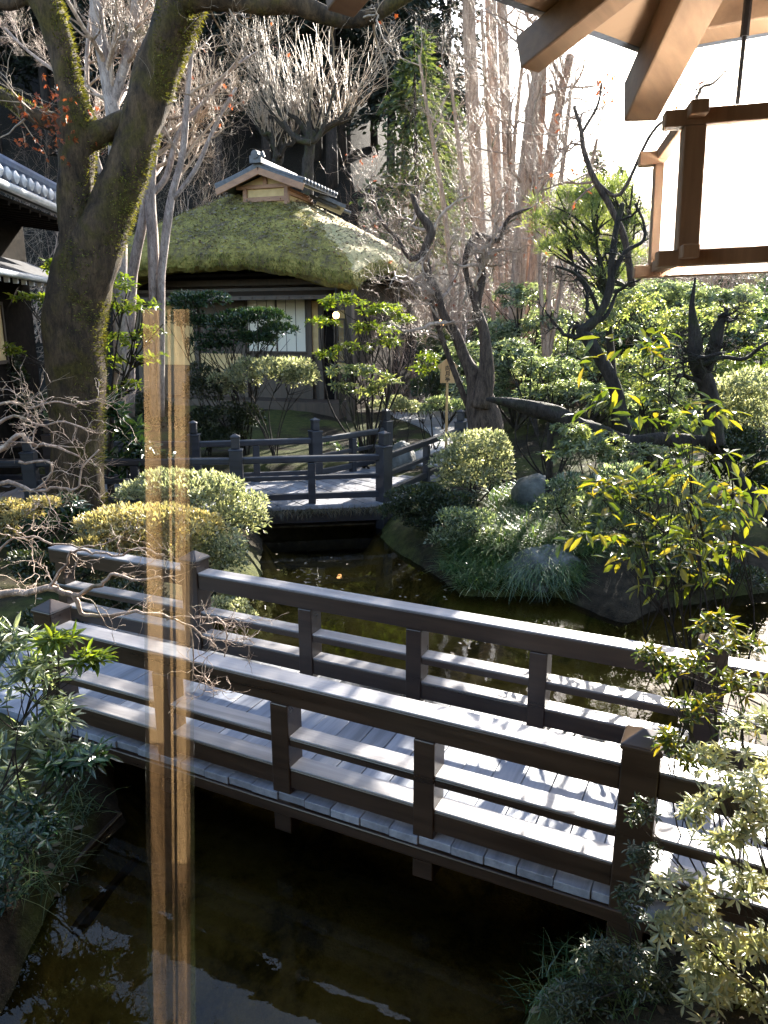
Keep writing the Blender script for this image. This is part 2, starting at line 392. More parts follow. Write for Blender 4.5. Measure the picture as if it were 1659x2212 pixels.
def water_mat():
    m, nt, out = mat('pond_water'); v = coords(nt)
    n1 = noise(nt, v, 1.3, 3, .5, .3); n2 = noise(nt, v, 9, 2, .5)
    a = N(nt, 'Math', operation='MULTIPLY_ADD'); nt.links.new(n2, a.inputs[0]); a.inputs[1].default_value = .12; nt.links.new(n1, a.inputs[2])
    bp = N(nt, 'Bump'); bp.inputs['Strength'].default_value = .09; bp.inputs['Distance'].default_value = .06; nt.links.new(a.outputs[0], bp.inputs['Height'])
    t = N(nt, 'BsdfTransparent'); t.inputs[0].default_value = (.52, .46, .31, 1)
    g = N(nt, 'BsdfGlossy'); g.inputs['Roughness'].default_value = .015; g.inputs[0].default_value = (.80, .80, .80, 1)
    f = N(nt, 'Fresnel'); f.inputs[0].default_value = 1.30
    for q in (g, f): nt.links.new(bp.outputs[0], q.inputs['Normal'])
    s = N(nt, 'MixShader'); nt.links.new(f.outputs[0], s.inputs[0]); nt.links.new(t.outputs[0], s.inputs[1]); nt.links.new(g.outputs[0], s.inputs[2])
    nt.links.new(s.outputs[0], out.inputs[0]); return m
M['water'] = water_mat()

def paper_mat(name, c, trans=.6):
    m, nt, out = mat(name); v = coords(nt); n1 = noise(nt, v, 30, 4, .6)
    col = ramp(nt, n1, [(.3, tuple(q*.94 for q in c)), (.7, c)]).outputs[0]
    d = N(nt, 'BsdfDiffuse'); t = N(nt, 'BsdfTranslucent'); s = N(nt, 'MixShader'); s.inputs[0].default_value = trans
    nt.links.new(col, d.inputs[0]); nt.links.new(col, t.inputs[0])
    nt.links.new(d.outputs[0], s.inputs[1]); nt.links.new(t.outputs[0], s.inputs[2]); nt.links.new(s.outputs[0], out.inputs[0]); return m
def glass_mat():
    m, nt, out = mat('clear_glass'); t = N(nt, 'BsdfTransparent'); t.inputs[0].default_value = (.93, .95, .94, 1); g = N(nt, 'BsdfGlossy'); g.inputs['Roughness'].default_value = .012
    s = N(nt, 'MixShader'); s.inputs[0].default_value = .058; nt.links.new(t.outputs[0], s.inputs[1]); nt.links.new(g.outputs[0], s.inputs[2]); nt.links.new(s.outputs[0], out.inputs[0]); return m
M['glass'] = glass_mat()
M['paper'] = paper_mat('lantern_paper', (.9, .9, .88), .65)
M['shoji'] = paper_mat('shoji_paper', (.80, .76, .66), .2)

def glow_mat(name='lit_lamp_glass', c=(1, .50, .18), st=2.2):
    m, nt, out = mat(name); e = N(nt, 'Emission'); e.inputs[0].default_value = (*c, 1); e.inputs[1].default_value = st
    nt.links.new(e.outputs[0], out.inputs[0]); return m
M['glow'] = glow_mat()
M['added_bulb'] = glow_mat('added_lantern_bulb', (1, .94, .86), 55)

# ------------------------------------------------------------------ setting: terrain, pond
POND = np.array([(-2.0,1.2),(-2.15,2.6),(-2.2,4.0),(-2.0,4.7),(-2.45,5.5),(-2.9,6.4),(-2.6,7.2),(-2.2,8.6),(-1.9,10.0),(-2.2,12.2),(-3.4,14.2),(-5.5,16.0),
 (-3.5,16.4),(-1.0,15.6),(.2,13.9),(.0,12.4),(.35,11.5),(.8,10.4),(1.2,9.55),(2.4,9.45),(2.95,8.6),(3.6,9.1),(5.2,9.7),(8.5,10.8),(13,10.2),(12,6.2),(7,4.6),(3.4,4.1),(2.2,3.95),(1.45,3.6),(.9,3.1),(.5,2.5),(.3,1.2)])
def pond_sd(X, Y):
    """signed distance to the pond outline, negative in the water"""
    P = np.stack([X, Y], -1)[..., None, :]; A = POND; B = np.roll(POND, -1, 0)
    AB = B - A; t = np.clip(((P - A) * AB).sum(-1) / (AB**2).sum(-1), 0, 1)
    D = np.linalg.norm(P - (A + t[..., None]*AB), axis=-1).min(-1)
    ins = np.zeros(X.shape, bool)
    for (x1, y1), (x2, y2) in zip(A, B):
        if y1 == y2: continue
        ins ^= ((Y < y1) != (Y < y2)) & (X < (x2-x1)*(Y-y1)/(y2-y1) + x1)
    return np.where(ins, -D, D)
def sstep(a, b, x): t = np.clip((x-a)/(b-a), 0, 1); return t*t*(3-2*t)
def land(X, Y):
    X = np.asarray(X, float); Y = np.asarray(Y, float)
    z = .05*vnoise(np.stack([X*1.2, Y*1.2], -1), 3) * sstep(2, 8, np.abs(X-1.9) + np.abs(Y-20))
    z = z + .35*sstep(2.2, 5, X)*sstep(9.6, 14, Y) + .5*sstep(3, 12, X)*sstep(12, 22, Y)
    z = z + .5*sstep(20, 24, Y)*sstep(1.0, -3.0, X)
    az = X/np.maximum(Y, 5.0)
    hill = np.maximum(Y-33, 0) * (.52*sstep(.17, -.06, az) + .24 - .10*sstep(.1, .45, az)) * sstep(33, 44, Y)
    return z + np.minimum(hill, 70) + .8*vnoise(np.stack([X*.15, Y*.15], -1), 9)*sstep(34, 45, Y)
def ground_z(X, Y):
    X = np.asarray(X, float); Y = np.asarray(Y, float); d = pond_sd(X, Y)
    nn = .05*vnoise(np.stack([X*3, Y*3], -1), 5)
    bed = -1.05 + .10*vnoise(np.stack([X*1.4, Y*1.4], -1), 8)
    k = sstep(-.55, .12, d + nn)
    return bed*(1-k) + (land(X, Y) - .28*sstep(.9, 0, d))*k
def axis_pts(lo, hi, step, far_lo, far_hi, g=1.16):
    a = list(np.arange(lo, hi, step)); s = step
    while a[-1] < far_hi: s *= g; a.append(a[-1] + s)
    s = step; b = []
    x = lo
    while x > far_lo: s *= g; x -= s; b.append(x)
    return np.array(b[::-1] + a)
gx = axis_pts(-6.5, 7, .13, -400, 400); gy = axis_pts(1.2, 18, .13, -60, 700)
GX, GY = np.meshgrid(gx, gy, indexing='ij'); GZ = ground_z(GX, GY)
mb = MB(); nx, ny = GX.shape
i, j = np.meshgrid(np.arange(nx-1), np.arange(ny-1), indexing='ij'); q = (i*ny + j).ravel()
mb.add(np.stack([GX, GY, GZ], -1).reshape(-1, 3), np.stack([q, q+ny, q+ny+1, q+1], -1))
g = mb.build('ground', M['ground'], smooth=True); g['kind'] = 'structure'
mb = MB(); WZ = -.5
wx = np.linspace(-8, 15, 24); wy = np.linspace(1.0, 18, 18)
WX, WY = np.meshgrid(wx, wy, indexing='ij'); i, j = np.meshgrid(np.arange(23), np.arange(17), indexing='ij'); q = (i*18 + j).ravel()
mb.add(np.stack([WX, WY, np.full(WX.shape, WZ)], -1).reshape(-1, 3), np.stack([q, q+18, q+19, q+1], -1))
w = mb.build('pond_water', M['water']); w['kind'] = 'structure'

def gz(x, y): return float(ground_z(np.array([x]), np.array([y]))[0])

# garden path beyond the far bridge
mb = MB()
pl = [(1.0, 16.4), (1.75, 18.6), (2.15, 21), (2.1, 24.0), (1.2, 27.5)]; pw = [1.7, 1.6, 1.6, 2.2, 3.2]
pts = smooth_path(np.array([(a[0], a[1], w_) for a, w_ in zip(pl, pw)]), 6)
for a, b in zip(pts[:-1], pts[1:]):
    d = nrm(b[:2]-a[:2]); n_ = np.array([d[1], -d[0]])
    qd = [np.r_[a[:2]-n_*a[2]/2, .05], np.r_[a[:2]+n_*a[2]/2, .05], np.r_[b[:2]+n_*b[2]/2, .05], np.r_[b[:2]-n_*b[2]/2, .05]]
    lo_ = [v - np.array([0, 0, .3]) for v in qd]
    mb.add(qd + lo_, [[0,1,2,3],[0,3,7,4],[1,5,6,2],[3,2,6,7],[0,4,5,1]])
o = mb.build('path', M['path']); o['kind'] = 'structure'
#@@PART2
# ------------------------------------------------------------------ near footbridge
dS = np.array([-.901, .434, 0]); dN = np.array([.434, .901, 0]); UZ = np.array([0, 0, 1.0]); AXN = [dS, dN, UZ]
def nb(s, n, z): return dS*s + dN*n + UZ*z
def sbox(mb, s0, s1, n0, n1, z0, z1): mb.box(nb((s0+s1)/2, (n0+n1)/2, (z0+z1)/2), (s1-s0, n1-n0, z1-z0), AXN)
nbr = thing('footbridge', 'brown wooden footbridge with grey plank deck crossing the near pond', 'footbridge', nb(2, 4.4, 0))
mb = MB(); s = -2.6; k = 0
while s < 4.75:
    w_ = .205 + .01*math.sin(k*2.1); dz = .004*math.sin(k*5.3); e = .012*math.sin(k*3.7)
    sbox(mb, s, s+w_-.005, 3.605+e*.5, 5.36-e, -.055+dz, dz); s += w_; k += 1
for k in range(18):                              # dark screw plugs near the plank ends
    for n_ in (3.95, 5.0):
        c = nb(-2.45 + .41*k, n_, .0085); a = np.linspace(0, 6.283, 8, endpoint=False); mb.add(c + .008*(np.cos(a)[:, None]*dS + np.sin(a)[:, None]*dN), [list(range(8))])
deck = mb.build('deck', M['deck'], nbr, bevel=.004); deck.data.materials.append(M['ink'])
mi = np.zeros(len(deck.data.polygons), np.int32); mi[-36:] = 1; deck.data.polygons.foreach_set('material_index', mi)
mb = MB(); sbox(mb, -2.6, 4.7, 3.59, 3.64, -.15, -.065); sbox(mb, -2.6, 4.7, 3.86, 3.98, -.32, -.065); sbox(mb, -2.6, 4.7, 5.16, 5.28, -.32, -.105); sbox(mb, -2.6, 4.7, 4.38, 4.5, -.32, -.105)
mb.build('beam', M['bridge_wood'], nbr, bevel=.008)
def railing_posts(lst, n, big):
    for s in lst:
        mb = MB()
        if s in big:
            sbox(mb, s-.095, s+.095, n-.095, n+.095, -1.0, .93); mb.pyramid(nb(s, n, .93), .21, .21, AXN, .07)
            mb.box(nb(s, n, .915), (.21, .21, .03), AXN)
        else: sbox(mb, s-.068, s+.068, n-.086, n+.086, -.30, .649)
        mb.build('post', M['bridge_wood'], nbr, bevel=.008)
FN, BN = 3.70, 5.20
railing_posts([.28, 1.48, 2.5, 3.5, 4.62], FN, (.28, 4.62))
railing_posts([-1.3], FN, ()); railing_posts([-1.2], BN, ())
railing_posts([.0, 1.18, 2.2, 3.23, 4.48], BN, (.0, 4.48))
def rail_set(n, s0, s1):
    for nm, z0, z1, th in (('handrail', .65, .81, .08), ('middle_rail', .355, .425, .072), ('lower_rail', .045, .20, .072)):
        mb = MB(); sbox(mb, s0, s1, n-th, n+th, z0, z1-.014); ra = mb.build(nm, M['bridge_wood'], nbr, bevel=.008)
        mb = MB(); sbox(mb, s0, s1, n-th, n+th, z1-.014, z1); mb.build('weathered_cap', M['cap_wood'], ra, bevel=.005)
for n_, cuts in ((FN, (-2.6, .185, .375, 4.525)), (BN, (-2.6, -.095, .095, 4.385))):
    rail_set(n_, cuts[0], cuts[1]); rail_set(n_, cuts[2], cuts[3])
# bent end bay on the far side of the left end
p0 = nb(4.58, BN+.02, 0); p1 = np.array([-3.45, 7.42, 0])
for nm, z, w_, h in (('handrail', .723, .16, .146), ('middle_rail', .383, .144, .056), ('lower_rail', .115, .144, .14)):
    mb = MB(); mb.beam(p0 + UZ*z, p1 + UZ*z, w_, h); ra = mb.build(nm, M['bridge_wood'], nbr, bevel=.008)
    mb = MB(); mb.beam(p0 + UZ*(z+h/2+.007), p1 + UZ*(z+h/2+.007), w_, .013); mb.build('weathered_cap', M['cap_wood'], ra, bevel=.005)
mb = MB(); mb.box(p1*.93 + p0*.07 + UZ*.2, (.12, .14, 1.0), AXN); mb.build('post', M['bridge_wood'], nbr, bevel=.008)
mb = MB(); sbox(mb, 4.75, 6.6, 3.6, 5.6, -.3, -.02); mb.build('landing', M['deck'], nbr)

# ------------------------------------------------------------------ far zigzag bridge
fbr = thing('zigzag_bridge', 'black painted railed bridge bending towards the tea house path', 'footbridge', (-.8, 14, 0))
FR = [np.array(q, float) for q in ((-9.5, 12.0, 0), (-6.0, 12.35, 0), (-2.55, 12.6, 0), (0, 13.0, 0), (1.72, 16.6, 0))]
BK = [np.array(q, float) for q in ((-10, 14.4, 0), (-6.6, 14.5, 0), (-3.75, 14.5, 0), (-1.4, 15.0, 0), (.05, 16.7, 0))]
def square_axes(d): d = nrm(d*np.array([1, 1, 0])); return [d, np.array([-d[1], d[0], 0]), UZ]
fdk = MB()
for (a0, a1), (b0, b1) in zip(zip(FR, FR[1:]), zip(BK, BK[1:])):
    m_ = int(max(np.linalg.norm(a1-a0), np.linalg.norm(b1-b0))/.2)
    for k in range(m_):
        t0, t1 = k/m_, (k+.95)/m_
        f0, f1 = a0 + (a1-a0)*t0, a0 + (a1-a0)*t1; r0, r1 = b0 + (b1-b0)*t0, b0 + (b1-b0)*t1
        e0 = nrm(f0-r0)*.22; e1 = nrm(f1-r1)*.22; dz = UZ*.004*math.sin(k*2.7)
        top = [f0+e0+dz, f1+e1+dz, r1-e1+dz, r0-e0+dz]; fdk.add(top + [q-UZ*.06 for q in top], [[0,1,2,3],[7,6,5,4],[0,4,5,1],[1,5,6,2],[2,6,7,3],[3,7,4,0]])
fd = fdk.build('deck', M['far_deck'], fbr)
for line in (FR, BK):
    mb = MB()
    for a, b in zip(line, line[1:]): mb.beam(a - UZ*.2, b - UZ*.2, .14, .26)
    mb.build('beam', M['far_bridge'], fbr)
    for i_, (a, b) in enumerate(zip(line, line[1:])):
        for nm, z0, z1, w_ in (('handrail', .74, .86, .11), ('middle_rail', .43, .51, .08), ('lower_rail', .08, .19, .09)):
            mb = MB(); mb.beam(a + UZ*(z0+z1)/2, b + UZ*(z0+z1)/2, w_, z1-z0); mb.build(nm, M['far_bridge'], fbr, bevel=.025 if nm == 'handrail' else .01)
        mb = MB(); mb.box((a+b)/2 + UZ*.36, (.13, .12, .75), square_axes(b-a)); mb.build('post', M['far_bridge'], fbr, bevel=.01)
    for i_, a in enumerate(line):
        d = (line[min(i_+1, len(line)-1)] - line[max(i_-1, 0)]); ax = square_axes(d)
        mb = MB(); mb.box(a + UZ*.05, (.22, .22, 1.9), ax); mb.pyramid(a + UZ*1.0, .24, .24, ax, .03); mb.box(a + UZ*.99, (.245, .245, .03), ax)
        po = mb.build('post', M['far_bridge'], fbr, bevel=.012)
        mb = MB(); mb.box(a + UZ*1.12, (.14, .14, .2), ax); mb.box(a + UZ*1.215, (.165, .165, .03), ax); mb.pyramid(a + UZ*1.23, .165, .165, ax, .045); mb.build('post_cap', M['far_bridge'], po, bevel=.008)
mb = MB(); mb.box((-1.2, 14.2, -.72), (3.4, 2.2, .5), square_axes(FR[3]-FR[2])); mb.build('pier', M['stone'], fbr, bevel=.03)
mb = MB(); r = np.random.default_rng(4); nn = 1500   # moss hanging on the deck edge
t = r.uniform(0, 1, nn); sg = r.integers(2, 4, nn); A = np.array(FR)[sg]; B = np.array(FR)[np.minimum(sg+1, 4)]
pp = A + (B-A)*t[:, None]; pp = pp + np.array([.03, -.24, -.06]) + r.normal(0, .02, (nn, 3))
mb.blades(pp, np.stack([r.normal(0, .5, nn), -np.abs(r.normal(.5, .4, nn)), r.normal(-.3, .5, nn)], -1), r.uniform(.05, .14, nn), .012)
mb.build('hanging_moss', M['dry'], fbr)

# ------------------------------------------------------------------ tea house
C0 = np.array([-.9, 22.0, 0]); tu = nrm(np.array([-.95, .31, 0])); tv = nrm(np.array([.31, .95, 0])); TAX = [tu, tv, UZ]
TW, TD = 9.9, 10.6
def th(a, b, z): return C0 + tu*a + tv*b + UZ*z
def tbox(mb, a0, a1, b0, b1, z0, z1): mb.box(th((a0+a1)/2, (b0+b1)/2, (z0+z1)/2), (a1-a0, b1-b0, z1-z0), TAX)
tea = thing('tea_house', 'tea house under a thick mossy thatched roof with tiled ridge turret', 'tea house', th(4.6, 4, .5))
ga = np.linspace(0, TW, 110); gb = np.linspace(0, TD, 116); A_, B_ = np.meshgrid(ga, gb, indexing='ij')
def softmin(*x, k=.28): return -k*np.log(sum(np.exp(-np.asarray(q)/k) for q in x))
dd = np.clip(.12 + softmin(A_, TW-A_, B_*1.15, (TD-B_)*1.15, k=.5), 0, None)
Zr = 4.98 + .42*(1-np.exp(-dd/.22)) + 2.45*(np.clip(dd-.1, 0, None)/4.5)**1.0
cr = 1 - np.clip(np.minimum(A_, TW-A_)/3, 0, 1); cb = 1 - np.clip(np.minimum(B_, TD-B_)/3, 0, 1)
Zr = Zr - .42*cr*cb
P3 = np.stack([A_, B_], -1); Zr = Zr + .05*vnoise(P3*2.2, 2) + .02*vnoise(P3*7, 6) + RNG.normal(0, .012, Zr.shape)
mb = MB(); na, nb_ = A_.shape
Vr = C0 + A_[..., None]*tu + B_[..., None]*tv + Zr[..., None]*UZ
i, j = np.meshgrid(np.arange(na-1), np.arange(nb_-1), indexing='ij'); q = (i*nb_ + j).ravel()
mb.add(Vr.reshape(-1, 3), np.stack([q, q+nb_, q+nb_+1, q+1], -1))
per = [(i_, 0) for i_ in range(na)] + [(na-1, j_) for j_ in range(1, nb_)] + [(i_, nb_-1) for i_ in range(na-2, -1, -1)] + [(0, j_) for j_ in range(nb_-2, 0, -1)]
top = np.array([Vr[p_] for p_ in per]); ctr = th(TW/2, TD/2, 0); rings = [top]
for inn, dz in ((-.05, -.18), (-.02, -.34), (.18, -.46), (1.5, -.30)):
    dirv = nrm((ctr - top)*np.array([1, 1, 0])); rings.append(top + dirv*inn*1.2 + UZ*(dz + .02*vnoise(top[:, :2]*4, int(-dz*100)))[:, None] if False else top + dirv*inn*1.2 + np.outer(dz + .025*vnoise(top[:, :2]*5, int(-dz*100)), UZ))
m_ = len(top)
for r0, r1 in zip(rings, rings[1:]):
    k = np.arange(m_); k2 = (k+1) % m_; mb.add(np.vstack([r0, r1]), np.stack([k, k+m_, k2+m_, k2], -1))
roof = mb.build('thatched_roof', M['thatch'], tea, smooth=True); roof.data.materials.append(M['lit_thatch'])
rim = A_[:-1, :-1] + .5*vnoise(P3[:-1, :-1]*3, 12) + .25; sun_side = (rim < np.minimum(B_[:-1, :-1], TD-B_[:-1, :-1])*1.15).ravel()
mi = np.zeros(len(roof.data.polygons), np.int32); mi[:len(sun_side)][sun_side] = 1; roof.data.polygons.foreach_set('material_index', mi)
mb = MB(); r = np.random.default_rng(5); nn = 26000          # moss fuzz and straw on the thatch
ia = r.integers(0, na, nn); ib = r.integers(0, nb_, nn); pos = Vr[ia, ib] + r.normal(0, .05, (nn, 3))*np.array([1, 1, .1])
keep = A_[ia, ib] > np.minimum(B_[ia, ib], TD-B_[ia, ib])*1.15 - .3; pos = pos[keep]; nn = len(pos)
mb.blades(pos, np.stack([r.normal(0, .5, nn), r.normal(-.2, .5, nn), np.full(nn, .8)], -1), r.uniform(.03, .09, nn), .018, .5)
k = r.integers(0, m_, 9000); pos = rings[1][k]*r.uniform(0, 1, 9000)[:, None]
tt = r.uniform(0, 1, 9000)[:, None]; pos = rings[0][k]*(1-tt) + rings[2][k]*tt; outv = nrm((pos-ctr)*np.array([1, 1, 0]))
mb.blades(pos + r.normal(0, .02, pos.shape), outv + np.stack([r.normal(0, .4, 9000), r.normal(0, .4, 9000), r.normal(-.5, .5, 9000)], -1), r.uniform(.05, .16, 9000), .02, .5)
mossm = leaf_mat('moss_tuft', [(.035, .032, .012), (.09, .095, .02), (.17, .17, .03), (.23, .22, .045)], .7, .25, .2, (1.4, 1.3, .6))
mb.build('moss', mossm, roof)
mb = MB(); nn = 3800; ia = r.integers(0, na, nn); ib = r.integers(0, nb_//2, nn)
mb.cards(Vr[ia, ib] + np.array([0, 0, .05]), r.normal(0, 1, (nn, 3))*np.array([1, 1, .2]), np.array([[0, -.4, 1]]) + r.normal(0, .3, (nn, 3)), r.uniform(.06, .15, nn), r.uniform(.04, .09, nn))
mb.build('fallen_leaves', M['litter'], roof)
# turret: gabled, tiled, its gable end to the front
ca, c0, c1, hw = 4.0, 2.75, 4.7, .74
tur = MB(); tbox(tur, ca-hw, ca+hw, c0+.02, c1, 6.4, 7.48); tt_ = tur.build('turret_wall', M['plaster'], tea)
mb = MB()
for x in (-hw, hw):
    tbox(mb, ca+x-.07, ca+x+.07, c0-.06, c0+.1, 6.4, 7.5); tbox(mb, ca+x-.06, ca+x+.06, c1-.1, c1+.05, 6.4, 7.5); tbox(mb, ca+x-.05, ca+x+.05, c0+.1, c1-.1, 7.38, 7.46)
tbox(mb, ca-hw+.07, ca+hw-.07, c0-.05, c0+.06, 7.05, 7.2); tbox(mb, ca-hw+.07, ca+hw-.07, c0-.05, c0+.06, 6.67, 6.84); tbox(mb, ca-hw-.3, ca+hw+.3, c0-.07, c0+.06, 7.45, 7.57)
tbox(mb, ca-.07, ca+.07, c0-.05, c0+.06, 7.57, 7.82)
tbox(mb, ca-hw-.065, ca-hw+.03, c0+.1, c1-.1, 7.25, 7.36); tbox(mb, ca-hw-.065, ca-hw+.03, c0+.1, c1-.1, 6.55, 6.68)
tur_fr = mb.build('turret_frame', M['cupola_wood'], tea, bevel=.01)
gp = MB(); gp.add([th(ca-hw-.2, c0+.01, 7.55), th(ca+hw+.2, c0+.01, 7.55), th(ca, c0+.01, 7.88), th(ca-hw-.2, c0+.06, 7.55), th(ca+hw+.2, c0+.06, 7.55), th(ca, c0+.06, 7.88)], [[0, 1, 2], [5, 4, 3]]); gp.build('gable_panel', M['plaster'], tea)
mb = MB(); tbox(mb, ca-hw-.025, ca-hw-.004, c0+.75, c1-1.2, 6.75, 7.18); vent = mb.build('lattice_vent', M['black'], tea)
mb = MB()
for k in range(14): b_ = c0+.8 + k*(c1-c0-2.05)/13; tbox(mb, ca-hw-.045, ca-hw-.026, b_-.022, b_+.022, 6.75, 7.18)
for z in (6.8, 6.92, 7.04, 7.16): tbox(mb, ca-hw-.052, ca-hw-.043, c0+.75, c1-1.2, z-.02, z+.02)
mb.build('lattice', M['cupola_wood'], vent)
def slope_pt(side, t, b, dz=0): # t 0 ridge .. 1 eave
    return th(ca + side*t*1.55, b, 8.10 - .56*t + .10*t*(t-1)*-1.2*-1 + dz)
for side in (-1, 1):
    mb = MB()
    for k in range(10):
        a, b = slope_pt(side, k/10, c0-.5), slope_pt(side, (k+1)/10, c0-.5); a2, b2 = slope_pt(side, k/10, c1+.4), slope_pt(side, (k+1)/10, c1+.4)
        lo_ = UZ*-.09; mb.add([a, b, b2, a2, a+lo_, b+lo_, b2+lo_, a2+lo_], [[0,1,2,3],[7,6,5,4],[0,4,5,1],[1,5,6,2],[2,6,7,3],[3,7,4,0]])
    for k in range(11):                              # cover-tile rolls
        b_ = c0-.42 + k*(c1-c0+.75)/10
        mb.tube([slope_pt(side, t, b_, .02) for t in np.linspace(0, 1.02, 6)], [.075]*6, 7)
    mb.build('turret_roof', M['tile'], tea)
    mb = MB(); a, b = slope_pt(side, 0, c0-.47, -.2), slope_pt(side, 1.0, c0-.47, -.2); mb.beam(a, b, .07, .2); mb.build('bargeboard', M['cupola_wood'], tea, bevel=.01)
mb = MB(); tbox(mb, ca-.13, ca+.13, c0-.55, c1+.4, 8.12, 8.2); mb.tube([th(ca, c0-.6, 8.24), th(ca, c1+.4, 8.24)], [.085, .085], 10); rd = mb.build('ridge_tile', M['tile'], tea)
mb = MB(); tbox(mb, ca-.2, ca+.2, c0-.66, c0-.5, 8.1, 8.32); mb.tube([th(ca, c0-.7, 8.34), th(ca, c0-.4, 8.36)], [.13, .13], 10); mb.tube([th(ca-.2, c0-.6, 8.4), th(ca-.28, c0-.6, 8.25)], [.07, .05], 8); mb.build('ridge_ornament', M['tile'], rd)
# lower annex roof of the turret running back right
mb = MB(); a, b = th(ca-hw-.1, c1+.4, 7.45), th(ca-hw-.9, c1+.8, 7.1)
mb.beam(a, b, 1.6, .12); [mb.tube([a + tv*q, b + tv*q], [.07, .07], 6) for q in (-.7, -.35, 0, .35, .7)]; mb.build('annex_roof', M['tile'], tea)
# walls, posts, pent roof
WB = 2.3
mb = MB(); tbox(mb, 1.4, TW-.8, WB+.05, WB+.2, .2, 4.75); tbox(mb, 1.4, 1.55, WB+.2, TD-1.2, .2, 4.75); tbox(mb, TW-.95, TW-.8, WB+.2, TD-1.2, .2, 4.75); tbox(mb, 1.4, TW-.8, TD-1.35, TD-1.2, .2, 4.75)
mb.build('wall', M['house_wood'], tea)
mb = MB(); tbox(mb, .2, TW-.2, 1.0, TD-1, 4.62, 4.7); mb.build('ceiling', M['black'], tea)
mb = MB()
for a0, a1, b0, b1, z0, z1 in ((.75, TW-.4, .95, 2.3, 4.02, 4.42),):
    q = [th(a0, b0, z0), th(a1, b0, z0), th(a1, b1, z1), th(a0, b1, z1)]; mb.add(q + [p_-UZ*.05 for p_ in q], [[0,1,2,3],[7,6,5,4],[0,4,5,1],[1,5,6,2],[2,6,7,3],[3,7,4,0]])
for k in range(20): b_ = .75 + k*.42; mb.beam(th(b_, .92, 3.95), th(b_, 2.3, 4.36), .05, .06)
tbox(mb, .75, TW-.4, .93, 1.0, 3.90, 3.98); tbox(mb, .75, TW-.4, 1.5, 1.56, 4.19, 4.28)
mb.build('pent_roof', M['house_wood'], tea)
for a in (.9, 1.95, 2.35, 4.75, 6.6, 8.2):
    mb = MB(); tbox(mb, a-.08, a+.08, WB-.07, WB+.08, .2, 4.35); mb.build('post', M['house_wood'], tea)
def panel(name, m, a0, a1, z0, z1, frame=True):
    mb = MB(); tbox(mb, a0, a1, WB-.0, WB+.045, z0, z1); p_ = mb.build(name, m, tea)
    if frame:
        mb = MB(); w_ = .05
        for q in ((a0-w_, a0, z0-w_, z1+w_), (a1, a1+w_, z0-w_, z1+w_), (a0, a1, z0-w_, z0), (a0, a1, z1, z1+w_)): tbox(mb, q[0], q[1], WB-.05, WB+.02, q[2], q[3])
        mb.build('frame', M['house_wood'], p_)
    return p_
sh = panel('shoji_screen', M['shoji'], 2.5, 4.6, 2.3, 3.95)
mb = MB()
for a in (3.55,): tbox(mb, a-.03, a+.03, WB-.02, WB+.0, 2.3, 3.95)
for a in (2.85, 3.2, 3.9, 4.25): tbox(mb, a-.008, a+.008, WB-.012, WB+.0, 2.3, 3.95)
mb.build('shoji_bars', M['house_wood'], sh)
panel('plaster_panel', M['plaster'], 2.03, 2.27, 2.2, 3.9, False); panel('plaster_panel', M['plaster'], .98, 1.4, 1.6, 3.6, False); panel('plaster_panel', M['plaster'], 4.85, 6.5, 1.2, 2.2, False); panel('plaster_panel', M['plaster'], 6.7, 8.1, 1.8, 3.8, False)
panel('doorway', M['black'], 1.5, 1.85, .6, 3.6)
panel('shoji_screen', M['shoji'], 1.15, 1.35, 2.0, 3.3)
for a, b in ((.55, 1.2), (.55, 6.0)):
    mb = MB(); tbox(mb, a-.1, a+.1, b-.1, b+.1, .2, 4.6); mb.build('porch_post', M['house_wood'], tea)
mb = MB(); tbox(mb, .9, TW-.5, 1.1, WB, .2, .75); mb.build('veranda', M['house_wood'], tea)

def lamp(px, py, Y, label):
    c = at(px, py, Y); l = thing('hanging_lamp', label, 'lamp', c, 'lit lamps under the tea house eaves')
    a = np.linspace(-1, 1, 9); mb = MB(); mb.tube([c + UZ*q*.10 for q in a], [.095*math.sqrt(max(1-q*q*.92, .03)) for q in a], 14); mb.build('globe', M['glow'], l, smooth=True)
    mb = MB(); mb.tube([c + UZ*.095, c + UZ*.14], [.05, .035], 10); mb.tube([c + UZ*.13, c + UZ*.75], [.008, .008], 5); mb.build('hanger', M['cord'], l)
lamp(726, 681, 21.6, 'glowing round lamp hanging in front of the tea house doorway')
lamp(956, 696, 21.8, 'glowing round lamp at the right end of the tea house eaves')

# ------------------------------------------------------------------ house at the left
lh = thing('tiled_house', 'dark timber house with blue grey tiled roof behind the mossy trunk', 'house', (-7.2, 13, 0))
E0, E1 = np.array([-6.05, 9.6, 5.32]), np.array([-6.55, 17.5, 5.30]); ed = nrm(E1-E0); eo = np.array([-ed[1], ed[0], 0])  # eo points left
if eo[0] > 0: eo = -eo
def lp(t, o, z): return E0 + ed*t + eo*o + UZ*(z-5.32)
LEN = float(np.linalg.norm(E1-E0))
def strip(mb, t0, t1, o0, z0, o1, z1, th_=.06):
    q = [lp(t0, o0, z0), lp(t1, o0, z0), lp(t1, o1, z1), lp(t0, o1, z1)]; mb.add(q + [p_-UZ*th_ for p_ in q], [[0,1,2,3],[7,6,5,4],[0,4,5,1],[1,5,6,2],[2,6,7,3],[3,7,4,0]])
mb = MB(); strip(mb, -1, LEN, .0, 5.30, 4.2, 7.1, .10)
for k in range(26): t = -.8 + k*.33; mb.tube([lp(t, .0, 5.34), lp(t, 4.2, 7.14)], [.085, .085], 7)
mb.build('upper_roof', M['tile'], lh)
mb = MB(); mb.tube([lp(-1, .05, 5.72), lp(LEN, .05, 5.72)], [.10, .10], 8); mb.beam(lp(-1, .08, 5.55), lp(LEN, .08, 5.55), .1, .28); mb.build('edge_tile', M['tile_blue'], lh)
